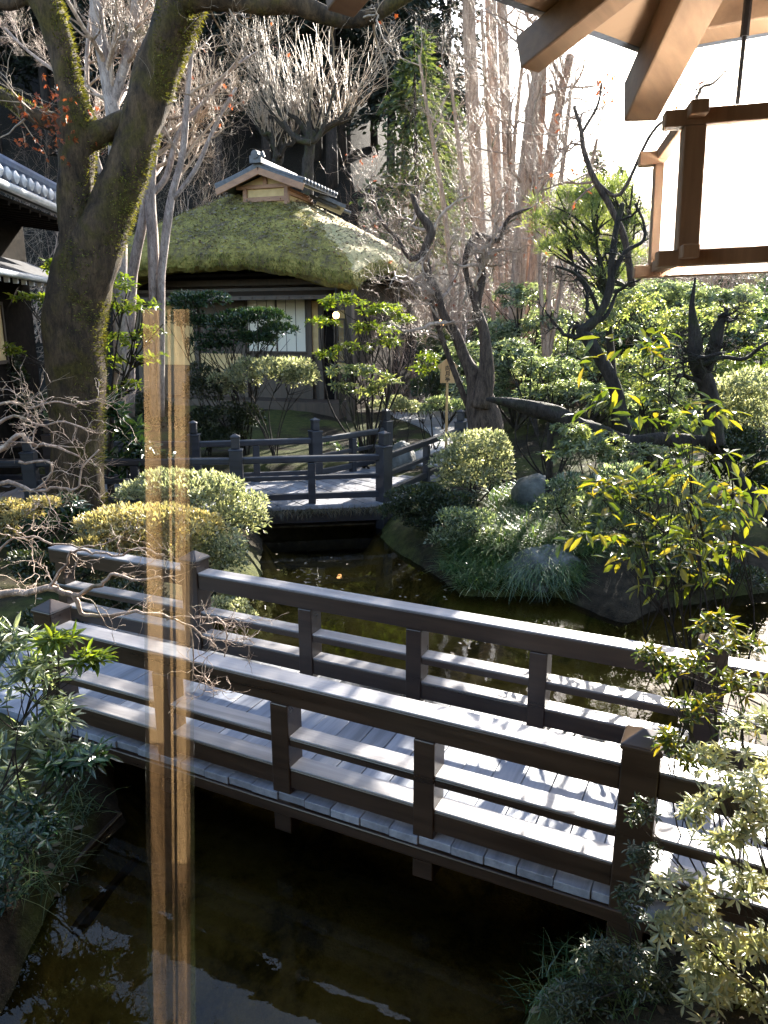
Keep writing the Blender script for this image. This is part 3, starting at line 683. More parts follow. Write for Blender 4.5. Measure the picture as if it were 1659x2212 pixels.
for k in range(27):
    t = -.8 + k*.32; c = lp(t, -.0, 5.53); a = np.linspace(0, 6.283, 16, endpoint=False); mb = MB()
    mb.tube([c + eo*.02, c - eo*.04], [.105, .105], 14); mb.tube([c - eo*.04, c - eo*.06], [.07, .06], 12); mb.build('tile_end', M['tile_white'], lh)
mb = MB(); mb.tube([lp(-1, -.07, 5.30), lp(LEN, -.07, 5.30)], [.075, .075], 10); mb.build('gutter', M['metal'], lh, smooth=True)
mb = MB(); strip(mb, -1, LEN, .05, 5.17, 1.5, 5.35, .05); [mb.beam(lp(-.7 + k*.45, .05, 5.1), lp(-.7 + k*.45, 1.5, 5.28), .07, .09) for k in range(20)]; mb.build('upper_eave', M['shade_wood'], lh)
mb = MB(); strip(mb, -1, LEN, .12, 3.95, 1.5, 4.5, .08); mb.build('lower_roof', M['tile'], lh)
mb = MB(); mb.tube([lp(-1, .06, 3.93), lp(LEN, .06, 3.93)], [.06, .06], 10); mb.build('gutter', M['metal'], lh, smooth=True)
for k in range(22):
    mb = MB(); t = -.7 + k*.36; mb.box(lp(t, .16, 3.84), (.05, .08, .09), [ed, eo, UZ]); mb.build('rafter_end', M['tile_white'], lh)
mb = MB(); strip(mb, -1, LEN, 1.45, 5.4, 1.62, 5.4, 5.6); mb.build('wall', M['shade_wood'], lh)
for t0, t1, z0, z1 in ((1.6, 2.9, 2.55, 3.55), (3.2, 4.4, 2.55, 3.55), (5.0, 6.2, 2.4, 3.5), (1.6, 2.9, .5, 1.6), (3.2, 4.4, .6, 1.9)):
    mb = MB(); mb.box(lp((t0+t1)/2, 1.44, (z0+z1)/2), (t1-t0, .04, z1-z0), [ed, eo, UZ]); p_ = mb.build('plaster_panel', M['plaster'], lh)
    mb = MB(); [mb.box(lp(q, 1.42, (z0+z1)/2), (.07, .06, z1-z0+.14), [ed, eo, UZ]) for q in (t0-.035, t1+.035)]; [mb.box(lp((t0+t1)/2, 1.42, q), (t1-t0, .06, .07), [ed, eo, UZ]) for q in (z0-.036, z1+.036)]
    mb.build('frame', M['house_wood'], p_)

# ------------------------------------------------------------------ eave of the viewer's building, lantern, post
K = np.array([.93, 2.86]); eA = np.array([-.8, -.6]); nA = np.array([-.6, .8]); eB = nrm(np.array([.87, -.5])); nB = np.array([.5, .866])
ev = thing('roof_eave', 'wooden roof eave with square rafters overhanging at the top right', 'eave', (K[0], K[1], 3.9))
ZE = 3.93; SLP = .30
def e3(p, z): return np.array([p[0], p[1], z])
def under(p):      # height of the eave boards above a plan point, rising inwards from both edges
    return ZE + SLP*max(0, min((K-p) @ nA, 9))
mb = MB()          # boarded soffit, edge A bay and edge B bay
pA0, pA1 = K, K + eA*4.5; inn = 2.6
hipin = K - nA*inn*.50 - nB*inn*.75
q = [e3(pA0, ZE), e3(pA1, ZE), e3(pA1 - nA*inn, ZE+SLP*inn), e3(hipin, ZE+SLP*inn)]
mb.add(q + [v+UZ*.06 for v in q], [[0,1,2,3],[7,6,5,4],[0,4,5,1],[1,5,6,2],[2,6,7,3],[3,7,4,0]])
pB1 = K + eB*4.0; q = [e3(pA0, ZE), e3(hipin, ZE+SLP*inn), e3(pB1 - nB*inn, ZE+SLP*inn), e3(pB1, ZE)]
mb.add(q + [v+UZ*.06 for v in q], [[0,1,2,3],[7,6,5,4],[0,4,5,1],[1,5,6,2],[2,6,7,3],[3,7,4,0]])
mb.build('soffit', M['eave_board'], ev)
mb = MB(); mb.beam(e3(pA0 + nA*.02, ZE+.03), e3(pA1 + nA*.02, ZE+.03), .03, .06); mb.beam(e3(pA0 + nB*.02, ZE+.03), e3(pB1 + nB*.02, ZE+.03), .03, .06); mb.build('fascia', M['fascia'], ev)
mb = MB(); q = [e3(pA0+nA*.06+nB*.06, ZE+.10), e3(pA1+nA*.06, ZE+.10), e3(pA1-nA*inn, ZE+SLP*inn+.2), e3(pB1-nB*inn, ZE+SLP*inn+.2), e3(pB1+nB*.06, ZE+.10)]
mb.add(q + [v+UZ*.08 for v in q], [[4,3,2,1,0]], [[5,6,7,8,9]]); mb.build('roof_slab', M['tile'], ev)
for k, off in enumerate((.52, 1.24, 1.96, 2.7)):
    a = K + eA*off; d_ = -nA; mb = MB(); mb.beam(e3(a + nA*.10, ZE-.085), e3(a + d_*inn, ZE-.075+SLP*inn), .085, .10); mb.build('rafter', M['eave_wood'], ev, bevel=.006)
hd = nrm(hipin - K); mb = MB(); mb.beam(e3(K - hd*.13, ZE-.12), e3(K + hd*2.4, ZE-.06+SLP*2.0), .12, .15); mb.build('hip_rafter', M['eave_wood'], ev, bevel=.008)
for k, off in enumerate((.9, 1.8)):
    a = K + eB*off; mb = MB(); mb.beam(e3(a + nB*.02, ZE-.09), e3(a - nB*inn, ZE-.09+SLP*inn), .10, .10); mb.build('rafter', M['eave_wood'], ev, bevel=.006)
mb = MB(); mb.beam(e3(K - nB*.22 + eB*.15, ZE+.02), e3(pB1 - nB*.22, ZE+.02), .12, .14); mb.build('purlin', M['eave_wood'], ev, bevel=.006)

# the wall and roof this eave belongs to, just behind the viewer
mb = MB()
for off, L0_, L1_ in ((-.35, -9, 12),):
    c_ = nA*off + eA*(L0_+L1_)/2; mb.box((c_[0]-nA[0]*.1, c_[1]-nA[1]*.1, 2.2), (L1_-L0_, .2, 7.5), [np.r_[eA, 0], np.r_[nA, 0], UZ])
mb.build('wall', M['house_wood'], ev)
mb = MB(); c_ = -nA*2.2 + eA*1.5; mb.box((c_[0], c_[1], 6.1), (21, 4.2, .15), [np.r_[eA, 0], np.r_[nA, 0], UZ]); mb.build('upper_roof', M['tile'], ev)

L0 = np.array([.80, 2.08, 0]); lu = nrm(np.array([.98, -.19, .03])); lv = nrm(np.array([.19, .98, 0])); LUP = nrm(np.cross(lu, lv)); LAX = [lu, lv, LUP]; LS, LD = .46, .46
def lt(a, b, z): return L0 + lu*a + lv*b + LUP*(z-3.35) + UZ*3.35
def lbox(mb, a0, a1, b0, b1, z0, z1): mb.box(lt((a0+a1)/2, (b0+b1)/2, (z0+z1)/2), (a1-a0, b1-b0, z1-z0), LAX)
lan = thing('paper_lantern', 'square wood framed white paper lantern hanging under the eave', 'lantern', lt(.23, .23, 3.15))
Z0, Z1 = 3.165, 3.545; W_ = .055
for a in (0, LS):
    for b in (0, LD): mb = MB(); lbox(mb, a-W_/2, a+W_/2, b-W_/2, b+W_/2, Z0+.04, Z1-.04); mb.build('frame_post', M['lantern_wood'], lan, bevel=.004)
for z in (Z0+.02, Z1-.02):
    for b in (0, LD): mb = MB(); lbox(mb, -.075, LS+.075, b-.024, b+.024, z-.02, z+.02); mb.build('frame_bar', M['lantern_wood'], lan, bevel=.004)
    for a in (0, LS): mb = MB(); lbox(mb, a-.022, a+.022, -.07, LD+.07, z-.017+.012, z+.017+.012); mb.build('frame_bar', M['lantern_wood'], lan, bevel=.004)
for a0, a1, b0, b1 in ((W_/2, LS-W_/2, -.002, .001), (W_/2, LS-W_/2, LD-.001, LD+.002), (-.002, .001, W_/2, LD-W_/2), (LS-.001, LS+.002, W_/2, LD-W_/2)):
    mb = MB(); lbox(mb, a0, a1, b0, b1, Z0+.041, Z1-.041); mb.build('paper_panel', M['paper'], lan)
mb = MB(); lbox(mb, .024, LS-.024, .026, LD-.026, Z0+.004, Z0+.007); mb.build('paper_panel', M['paper'], lan)
mb = MB(); c = lt(LS*.33, LD*.5, Z1); mb.tube([c, np.r_[c[:2], 4.25]], [.006, .006], 6); mb.tube([np.r_[c[:2], 3.78], np.r_[c[:2], 4.25]], [.011, .011], 6); mb.build('cord', M['cord'], lan)
mb = MB(); c2 = lt(LS/2, LD/2, (Z0+Z1)/2); a = np.linspace(-1, 1, 9); mb.tube([c2 + UZ*q*.06 for q in a], [.06*math.sqrt(max(1-q*q*.95, .02)) for q in a], 14); mb.build('added_bulb', M['added_bulb'], lan, smooth=True)  # unseen bulb added inside to whiten the paper
mb = MB(); lbox(mb, .0, LS, LD*.5-.015, LD*.5+.015, Z1-.02, Z1+.004); mb.build('frame_bar', M['lantern_wood'], lan)

# narrow glass strip added for its reflection, and the sunlit wooden post beside the viewer that it mirrors
GYP = 1.6
def mirror(p): return np.array([p[0], 2*GYP - p[1], p[2]])
PY = 2.45; pt, pb = mirror(at(360, 600, PY)), mirror(at(375, 2400, PY-.05)); pax = nrm(pb-pt); pside = nrm(np.array([1, 0, 0]) - pax*pax[0]); pfr = np.cross(pside, pax)
wp = thing('wooden_post', 'sunlit tan wooden post mirrored in the glass strip at the left', 'post', pb)
def pboard(mb, o0, o1, f0, f1, t0=0.0, t1=None):
    c0_ = pt + pax*t0 + pside*(o0+o1)/2 + pfr*(f0+f1)/2; c1_ = (pb + pax*.8 if t1 is None else pt + pax*t1) + pside*(o0+o1)/2 + pfr*(f0+f1)/2
    mb.box((c0_+c1_)/2, (o1-o0, np.linalg.norm(c1_-c0_), f1-f0), [pside, pax, pfr])
TS = 1.62
mb = MB(); pboard(mb, -.070, -.018, -.03, .03, 0, TS); mb.build('board', M['post_wood'], wp, bevel=.003)
mb = MB(); pboard(mb, -.070, -.018, -.03, .03, TS+.004); mb.build('dimmed_board', M['post_dimmed'], wp, bevel=.003)
mb = MB(); pboard(mb, .008, .064, -.03, .03, 0, TS+.5); mb.build('edge_strip', M['post_wood'], wp, bevel=.003)
mb = MB(); pboard(mb, .008, .064, -.03, .03, TS+.504); mb.build('dimmed_edge_strip', M['post_dimmed'], wp, bevel=.003)
mb = MB(); pboard(mb, .022, .030, -.036, -.031); pboard(mb, .022, .030, .031, .036); pboard(mb, -.018, .008, -.02, .02); mb.build('groove', M['post_dark'], wp)
gl = thing('glass_strip', 'narrow upright glass strip with a wooden post mirrored in it', 'window pane', (at(360, 1500, GYP)[0], GYP, 1.0))
mb = MB(); q = [at(x_, y_, GYP) for x_, y_ in ((306, 668), (412, 668), (424, 2400), (320, 2400))]; mb.add(q + [v + np.array([0, .003, 0]) for v in q], [[0,1,2,3],[7,6,5,4],[0,4,5,1],[1,5,6,2],[2,6,7,3],[3,7,4,0]])
mb.build('pane', M['glass'], gl)

# ------------------------------------------------------------------ sign board
sc_ = at(967, 808, 17.0); sg = thing('sign_board', 'small pentagonal wooden name board on a pole beside the path', 'sign', (sc_[0], sc_[1], gz(sc_[0], sc_[1])))
mb = MB(); w_, h_ = .165, .20; prof = [(-w_, -h_), (w_, -h_), (w_, h_*.75), (0, h_*1.3), (-w_, h_*.75)]
mb.add([sc_ + np.array([a, -.02, b]) for a, b in prof] + [sc_ + np.array([a, .02, b]) for a, b in prof], [[0,1,2,3,4]], [[9,8,7,6,5]], [[0,5,6,1],[1,6,7,2],[2,7,8,3],[3,8,9,4],[4,9,5,0]]); bd = mb.build('board', M['sign_wood'], sg)
mb = MB(); mb.beam(sc_ + np.array([-w_-.05, 0, h_*.75-.01]), sc_ + np.array([0, 0, h_*1.3+.05]), .09, .03, up=(0, 1, 0)); mb.beam(sc_ + np.array([w_+.05, 0, h_*.75-.01]), sc_ + np.array([0, 0, h_*1.3+.05]), .09, .03, up=(0, 1, 0)); mb.build('cap', M['sign_wood'], bd)
mb = MB(); mb.tube([sc_ + np.array([0, .04, -h_*.9]), np.array([sc_[0], sc_[1]+.04, -.1])], [.03, .035], 8); mb.build('pole', M['sign_wood'], sg)
for k, ch in enumerate('向月亭'):
    cu = bpy.data.curves.new('lettering', 'FONT'); cu.body = ch; cu.size = .125; cu.align_x = 'CENTER'; cu.align_y = 'CENTER'; cu.extrude = .001; cu.offset = .002
    to = bpy.data.objects.new('lettering', cu); COL.objects.link(to); bpy.context.view_layer.update()
    me = bpy.data.meshes.new_from_object(to.evaluated_get(bpy.context.evaluated_depsgraph_get())); bpy.data.objects.remove(to)
    me.materials.clear(); me.materials.append(M['ink']); me.transform(Matrix.Translation(Vector(sc_ + np.array([0, -.0235, .125-.125*k]))) @ Matrix.Rotation(math.radians(90), 4, 'X'))
    lo_ = bpy.data.objects.new('lettering', me); COL.objects.link(lo_); attach(lo_, bd); lo_.parent = bd

# ------------------------------------------------------------------ rocks, slabs
def rock(label, c, size, seed, moss=False, name='boulder', group='garden boulders'):
    r = np.random.default_rng(seed); n1, n2 = 26, 18; u = np.linspace(0, 2*np.pi, n1, endpoint=False); v = np.linspace(.001, np.pi-.001, n2)
    U, Vv = np.meshgrid(u, v, indexing='ij'); D = np.stack([np.sin(Vv)*np.cos(U), np.sin(Vv)*np.sin(U), np.cos(Vv)], -1)
    rad = 1 + .16*vnoise(D*1.6, seed) + .06*vnoise(D*5, seed+1) + .02*vnoise(D*14, seed+2)
    P = D*rad[..., None]*np.asarray(size) + np.asarray(c); mb = MB(); i, j = np.meshgrid(np.arange(n1), np.arange(n2-1), indexing='ij'); a = i*n2+j; b = ((i+1) % n1)*n2+j
    mb.add(P.reshape(-1, 3), np.stack([a.ravel(), a.ravel()+1, b.ravel()+1, b.ravel()], -1)); o = mb.build(name, M['stone'], smooth=True); tag(o, label, 'boulder', group); return o
p_ = at(1165, 965, 12.6); rock('rounded brown boulder under the fallen log', (p_[0], p_[1], float(ground_z(p_[:1], p_[1:2])[0])+.2), (.42, .38, .36), 21)
p_ = at(1165, 1235, 9.9); rk = rock('low grass fringed boulder at the pond edge', (p_[0], 10.0, -.45), (.72, .55, .42), 22)
p_ = at(868, 950, 16.2); rock('dark mossy boulder at the end of the far bridge', (p_[0], p_[1], .15), (.3, .3, .42), 23)
for k, (s0, n0, wd, ln, lab) in enumerate([(.75, 2.95, .42, .42, 'flat square slab under the water near the right bank')]):
    mb = MB()
    for q in (-1, 0, 1): mb.box(nb(s0 + q*wd/3, n0, -.93), (wd/3-.012, ln, .09), AXN)
    tag(mb.build('sunken_slab', M['slab'], bevel=.01), lab, 'stone slab', 'slabs under the pond water')
mb = MB(); mb.beam((-2.35, 3.3, -.62), (-1.95, 4.75, -.58), .07, .3); mb.beam((-2.2, 3.2, -.8), (-1.8, 4.6, -.78), .07, .2)
for q in (3.5, 4.1, 4.6): mb.box((-2.02-.27*(4.6-q), q, -.75), (.09, .09, .6))
tag(mb.build('retaining_board', M['bridge_wood'], bevel=.01), 'low timber edging board holding the bank at the lower left', 'edging board')
#@@PART3
# ------------------------------------------------------------------ vegetation tools
def hit(px, py):
    """point of the terrain seen at a photo position"""
    ys = np.concatenate([np.arange(1.5, 30, .1), np.arange(30, 160, .5)])
    x = px - 829.5; y = 1106 - py; f = 1597
    r = np.array([x, f*_c + y*_s, y*_c - f*_s]); q = r[None]*(ys/r[1])[:, None]; q[:, 2] += CAM_H
    z = ground_z(q[:, 0], q[:, 1]); k = np.nonzero(q[:, 2] < z)[0]
    return q[k[0]] if len(k) else q[-1]
def foot(x, y, d=.03): return np.array([x, y, gz(x, y) - d])
def rdir(r, n): return nrm(r.normal(0, 1, (n, 3)))

def grow(out, tips, r, p, d, L, rad, lvl, prm):
    """random branching limb; out[lvl] collects (points, radii)"""
    q = prm[lvl]; n = q.get('seg', 6); P = [np.array(p)]; d = nrm(d); D = [d]
    for k in range(n):
        d = nrm(d + r.normal(0, q.get('gn', .2), 3) + UZ*q.get('up', .03)); P.append(P[-1] + d*L/n); D.append(d)
    P = np.array(P); R_ = rad*(1 - np.linspace(0, 1, n+1)*q.get('tap', .65)); out[lvl].append((P, R_))
    if lvl + 1 >= len(prm): tips.append((P[-1], d)); return
    m = r.poisson(q['ch'])
    for k in range(m + 1):
        t = 1.0 if k == 0 else r.uniform(q.get('from', .25), 1); i = min(int(t*n), n-1); f_ = t*n - i
        b = P[i]*(1-f_) + P[i+1]*f_; rr = np.interp(t, np.linspace(0, 1, n+1), R_)
        ang = math.radians(r.normal(q.get('ang', 40), 10)) * (.5 if k == 0 else 1)
        s_ = nrm(np.cross(D[i], r.normal(0, 1, 3))); nd = D[i]*math.cos(ang) + s_*math.sin(ang)
        grow(out, tips, r, b, nd, L*q.get('lr', .6)*r.uniform(.6, 1.2), max(rr*q.get('rr', .62), .0022), lvl+1, prm)

def limbs_to(mb, L, n): [mb.tube(P, R_, n, cap=False) for P, R_ in L]
GN = lambda g, u=.03: [dict(seg=7, gn=g, up=u, ch=5, ang=42, lr=.55), dict(seg=6, gn=g*1.2, up=u, ch=4.5, ang=45, lr=.6), dict(seg=5, gn=g*1.3, up=u, ch=3.2, ang=45, lr=.62), dict(seg=4, gn=g*1.3, up=u, ch=0)]

def bare_tree(name, label, cat, trunks, prm, bark, twig, seed, spawn=(10, .35, 1.0, .45), group=None, loc=None, lump=.05, leaves=None, sides=10, twl=1.0):
    """trunks: list of (points, radii); branches sprout from them"""
    r = np.random.default_rng(seed); base = trunks[0][0][0] if loc is None else loc
    t = thing(name, label, cat, base, group); tips = []
    mb = MB()
    for P, R_ in trunks: mb.tube(P, R_, sides, True, lump, r)
    mb.build('trunk', bark, t, smooth=True)
    out = [[] for _ in prm]
    for P, R_ in trunks:
        n = len(P)
        for k in range(spawn[0]):
            u = r.uniform(spawn[1], spawn[2])*(n-1); i = min(int(u), n-2); f_ = u-i; b = P[i]*(1-f_) + P[i+1]*f_; tn = nrm(P[i+1]-P[i])
            s_ = nrm(np.cross(tn, r.normal(0, 1, 3))); a = math.radians(r.normal(48, 14)); Lt = np.linalg.norm(np.diff(P, axis=0), axis=1).sum()
            grow(out, tips, r, b, tn*math.cos(a) + s_*math.sin(a), min(Lt*spawn[3], spawn[4] if len(spawn) > 4 else 9)*r.uniform(.5, 1.1), min(R_[i]*.5, .05), 0, prm)
    mb = MB(); mt = MB()
    for l, Ls in enumerate(out): limbs_to(mb if l == 0 else mt, Ls, 6 if l == 0 else (4 if l == 1 else 3))
    if mb.n: mb.build('branches', twig if twl else bark, t, smooth=True)
    if mt.n: mt.build('twigs', twig, t, smooth=True)
    if leaves and tips:
        T = np.array([q[0] for q in tips]); k = r.choice(len(T), min(leaves[1], len(T)*3)); pos = T[k] + r.normal(0, .04, (len(k), 3))
        ml = MB(); ml.maple(pos, np.stack([r.normal(0, .7, len(k)), r.normal(0, .7, len(k)), r.normal(-.6, .4, len(k))], -1), rdir(r, len(k)), leaves[2]*r.uniform(.5, 1.0, len(k))); ml.build('dry_leaves', leaves[0], t)
    return t

def lobed(r, c, rad, n, k=9, thin=.0):
    """points and outward normals on the surface of an ellipsoid made of k lobes"""
    rad = np.asarray(rad, float); lc = rdir(r, k)*np.array([1, 1, .85])*r.uniform(.35, .62, (k, 1)); lr = r.uniform(.38, .55, k)
    i = r.integers(0, k, n); d = rdir(r, n); low = d[:, 2] < -.35; d[low, 2] *= -.6; d = nrm(d)
    P = lc[i] + d*lr[i][:, None]*(1 - np.abs(r.normal(0, .11, n)))[:, None]
    dist = np.linalg.norm(P[:, None]-lc[None], axis=-1)/lr[None]; keep = (dist.min(1) > .62) | (r.uniform(0, 1, n) < .25)
    P, d = P[keep], d[keep]
    return c + P*rad, nrm(d/rad*rad.mean())

def foliage(mb, r, c, rad, L, W, dens, kind='leaf', k=9, per=6):
    area = 4*math.pi*((rad[0]*rad[1])**1.6/3 + (rad[0]*rad[2])**1.6/3 + (rad[1]*rad[2])**1.6/3)**(1/1.6)
    n = int(np.clip(area*dens/(L*W*(per if kind == 'whorl' else 1)), 20, 26000))
    P, Nn = lobed(r, c, rad, int(n*1.3), k); n = len(P)
    if kind == 'leaf':
        d = nrm(Nn*.7 + r.normal(0, .55, (n, 3)) + UZ*.25); nn = nrm(Nn*.4 + UZ*.7 + r.normal(0, .45, (n, 3)))
        mb.leaves(P, d, nn, L*r.uniform(.7, 1.25, n), W*r.uniform(.7, 1.2, n))
    elif kind == 'spray':
        n = max(6, n//7); P, Nn = P[:n], Nn[:n]; h = nrm(r.normal(0, 1, (n, 3))*np.array([1, 1, .25]) + Nn*.4)
        for q in range(7):
            t = (q+.5)/7; c = P + h*L*2.4*t - UZ*L*.9*t*t; sd_ = nrm(np.cross(h, UZ))*(1 if q % 2 else -1)
            d = nrm(h*.55 + sd_*.7 + r.normal(0, .3, (n, 3)) - UZ*r.uniform(-.1, .75, n)[:, None]); mb.leaves(c, d, nrm(UZ + r.normal(0, .4, (n, 3))), L*r.uniform(.6, 1.15, n), W*r.uniform(.8, 1.2, n), curl=.2)
        return P, h
    elif kind == 'needle':
        m = n*5; P2 = np.repeat(P, 5, 0) + r.normal(0, L*.1, (m, 3)); d = nrm(UZ*.6 + np.repeat(Nn, 5, 0)*.5 + r.normal(0, .6, (m, 3)))
        mb.cards(P2, d, rdir(r, m), L*r.uniform(.7, 1.2, m), W)
    else:
        a0 = r.uniform(0, 6.28, n); ax = nrm(Nn*.5 + UZ*.75 + r.normal(0, .28, (n, 3))); X = nrm(np.cross(ax, np.array([.3, .8, .1]))); Yv = np.cross(ax, X)
        for q in range(per):
            a = a0 + q*6.283/per + r.normal(0, .18, n); el = r.normal(.18, .28, n); h = X*np.cos(a)[:, None] + Yv*np.sin(a)[:, None]
            d = h*np.cos(el)[:, None] + ax*np.sin(el)[:, None]; nn = ax*np.cos(el)[:, None] - h*np.sin(el)[:, None]
            mb.leaves(P + d*L*.05, d, nn, L*r.uniform(.65, 1.2, n), W*r.uniform(.75, 1.15, n), curl=.18)

def shrub(name, label, cat, Y, pads, m, L, W, dens=.9, kind='leaf', base=None, stem=None, seed=1, stems=True, group=None, deep=.75, sr=.02, k=9, per=6, twigs=0, ground=True, fork=None):
    """pads: (px, py, width px, height px[, dY]) outlines of leafy masses, given their own depth and thickness"""
    r = np.random.default_rng(seed); C_ = []
    for p in pads:
        y = Y + (p[4] if len(p) > 4 else 0); c = at(p[0], p[1], y); sc = math.hypot(y, c[2]-CAM_H)/1597
        rx, rz = p[2]*sc/2, p[3]*sc/2; C_.append((c, np.array([rx, max(rx*deep, rz*.6), rz])))
    cm = np.mean([c for c, _ in C_], 0)
    b = at(base[0], base[1], Y) if base is not None else np.array([cm[0], cm[1], 0])
    if ground: b[2] = gz(b[0], b[1]) - .03
    t = thing(name, label, cat, b, group); mb = MB()
    for c, rad in C_: foliage(mb, r, c, rad, L, W, dens*1.5, kind, k, per)
    mb.build('leaves', m, t)
    if stems:
        ms = MB(); f0 = b
        if fork is not None:
            f0 = at(fork[0], fork[1], Y); P = smooth_path([b, b*.6+f0*.4 + r.normal(0, .06, 3), f0], 5); ms.tube(P, np.linspace(sr*1.3, sr*.9, len(P)), 9, True, .08, r)
        for c, rad in C_:
            for q in range(1 if rad[0] < .5 else 2):
                e = c + r.normal(0, .42, 3)*rad - UZ*rad[2]*.2; s0 = f0 + (np.array([r.normal(0, .06), r.normal(0, .06), 0]) if fork is None else 0)
                mid = s0*.5 + e*.5 + r.normal(0, .10, 3)*np.linalg.norm(e-s0) + UZ*.05; P = smooth_path([s0, s0*.75+mid*.25 + r.normal(0, .03, 3), mid, e], 4)
                ms.tube(P, np.linspace(sr if fork is None else sr*.5, sr*.22, len(P)), 6)
                for q2 in range(4):
                    e2 = c + r.normal(0, .5, 3)*rad; ms.tube(smooth_path([P[-4], (P[-4]+e2)/2 + r.normal(0, .1, 3)*rad, e2], 3), np.linspace(sr*.4, sr*.12, 7), 4, False)
        ms.build('stems', stem or M['dark_bark'], t, smooth=True)
    return t

# ------------------------------------------------------------------ the big mossy tree
mt_ = thing('mossy_tree', 'large forked moss covered tree standing left of the round azaleas', 'tree', foot(at(165, 1110, 11.3)[0], 11.3))
YT = 11.3; r = np.random.default_rng(77)
TR = [pxpath([(170, 1190, 150), (166, 1100, 122), (166, 1000, 112), (168, 900, 108), (163, 800, 118), (158, 720, 124), (168, 640, 122), (192, 560, 116), (228, 480, 96), (254, 420, 84), (280, 350, 78), (304, 270, 76), (325, 200, 78), (350, 120, 76), (378, 50, 80), (402, -20, 78), (425, -90, 66)], YT, 4),
      pxpath([(178, 560, 90), (168, 480, 74), (163, 400, 66), (166, 320, 72), (165, 270, 70), (158, 230, 56), (146, 180, 46), (136, 120, 46), (118, 60, 50), (96, 0, 54), (70, -60, 50)], YT, 4),
      pxpath([(180, 300, 54), (222, 285, 46), (262, 266, 40), (295, 250, 34)], YT, 4),
      pxpath([(160, 275, 40), (110, 262, 34), (60, 240, 30), (10, 210, 26), (-60, 180, 24)], YT, 4),
      pxpath([(395, 0, 56), (450, -8, 44), (520, 2, 34), (570, 12, 32), (630, 8, 32), (680, 24, 32), (735, 42, 28), (790, 38, 26), (850, 8, 24), (930, -40, 20)], YT-.6, 4),
      pxpath([(110, 20, 34), (60, -6, 26), (20, 10, 20), (-40, 0, 18)], YT, 4)]
mb = MB()
for P, R_ in TR[:1]: mb.tube(P, R_, 26, True, .07, r)
mb.build('trunk', M['moss_bark'], mt_, smooth=True)
for P, R_ in TR[1:]: mb = MB(); mb.tube(P, R_, 18, True, .08, r); mb.build('limb', M['moss_bark'], mt_, smooth=True)
def tube_surface(r, P, R_, n):
    u = r.uniform(0, len(P)-1.01, n); i = u.astype(int); f_ = (u-i)[:, None]; c = P[i]*(1-f_) + P[i+1]*f_; rr = R_[i]*(1-f_[:, 0]) + R_[i+1]*f_[:, 0]
    T = nrm(P[i+1]-P[i]); d = rdir(r, n); d = nrm(d - T*(d*T).sum(1)[:, None]); return c + d*rr[:, None]*1.0, d
mb = MB()
for (P, R_), n in zip(TR, (20000, 8000, 2500, 1500, 4000, 400)):
    p_, d_ = tube_surface(r, P, R_, n); kp = (vnoise(p_*1.7, 4) + .9*d_[:, 0] > .3); p_, d_ = p_[kp], d_[kp]; n = len(p_)  # moss kept mostly on the sun side, shaped to draw the lit rim
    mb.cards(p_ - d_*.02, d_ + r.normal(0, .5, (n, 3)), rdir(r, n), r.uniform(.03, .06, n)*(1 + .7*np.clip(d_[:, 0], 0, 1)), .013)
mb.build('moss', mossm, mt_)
out = [[] for _ in range(4)]; tips = []; prm = GN(.2)
for ti, k, Lr in ((4, 12, 1.0), (3, 6, 1.1), (5, 4, .8), (0, 4, 1.2)):
    P, R_ = TR[ti]
    for q in range(k):
        i = r.integers(len(P)//2 if ti == 0 else 4, len(P)-1); grow(out, tips, r, P[i], nrm(r.normal(0, 1, 3) + np.array([.4, 0, -.25])), Lr*r.uniform(.4, 1.2), .018, 0, [dict(q_, ch=2.2) for q_ in prm])
mb = MB(); [limbs_to(mb, o_, 4) for o_ in out]; mb.build('twigs', M['twig_tan'], mt_, smooth=True)
mb = MB(); n = 110; c = at(112, 258, YT-.4); pos = c + r.normal(0, 1, (n, 3))*np.array([.2, .2, .22]); T = np.array([q[0] for q in tips]); pos = np.vstack([pos, T[r.integers(0, len(T), 26)]]); n = len(pos)
mb.maple(pos, r.normal(0, 1, (n, 3)) - UZ*.5, rdir(r, n), r.uniform(.05, .09, n)); mb.build('dry_leaves', M['red_leaf'], mt_)

# ------------------------------------------------------------------ slender pale trees behind it
P4 = GN(.13, .07)
bare_tree('slender_tree', 'slender tree of several grey stems in front of the thatched roof', 'tree',
    [pxpath([(338, 900, 26), (336, 760, 24), (334, 640, 23), (330, 520, 22), (325, 430, 21), (330, 340, 18), (350, 250, 14), (380, 150, 11), (405, 60, 8), (415, -10, 6)], 15),
     pxpath([(280, 900, 22), (284, 640, 20), (292, 560, 20), (308, 480, 19), (318, 400, 17), (328, 320, 15), (352, 200, 11), (372, 120, 8)], 15.1),
     pxpath([(346, 900, 18), (348, 640, 16), (352, 560, 17), (362, 480, 17), (372, 420, 15), (395, 330, 13), (402, 240, 12), (410, 150, 9), (420, 60, 6)], 14.9),
     pxpath([(375, 430, 9), (420, 370, 9), (448, 310, 8), (478, 245, 7), (510, 190, 5)], 14.9),
     pxpath([(328, 420, 13), (360, 380, 12), (385, 290, 10), (440, 220, 8), (500, 150, 6), (560, 110, 4)], 15.05)], P4, M['pale_bark'], M['twig_tan'], 31, (6, .45, 1, .25, 1.5), leaves=(M['red_leaf'], 22, .1))
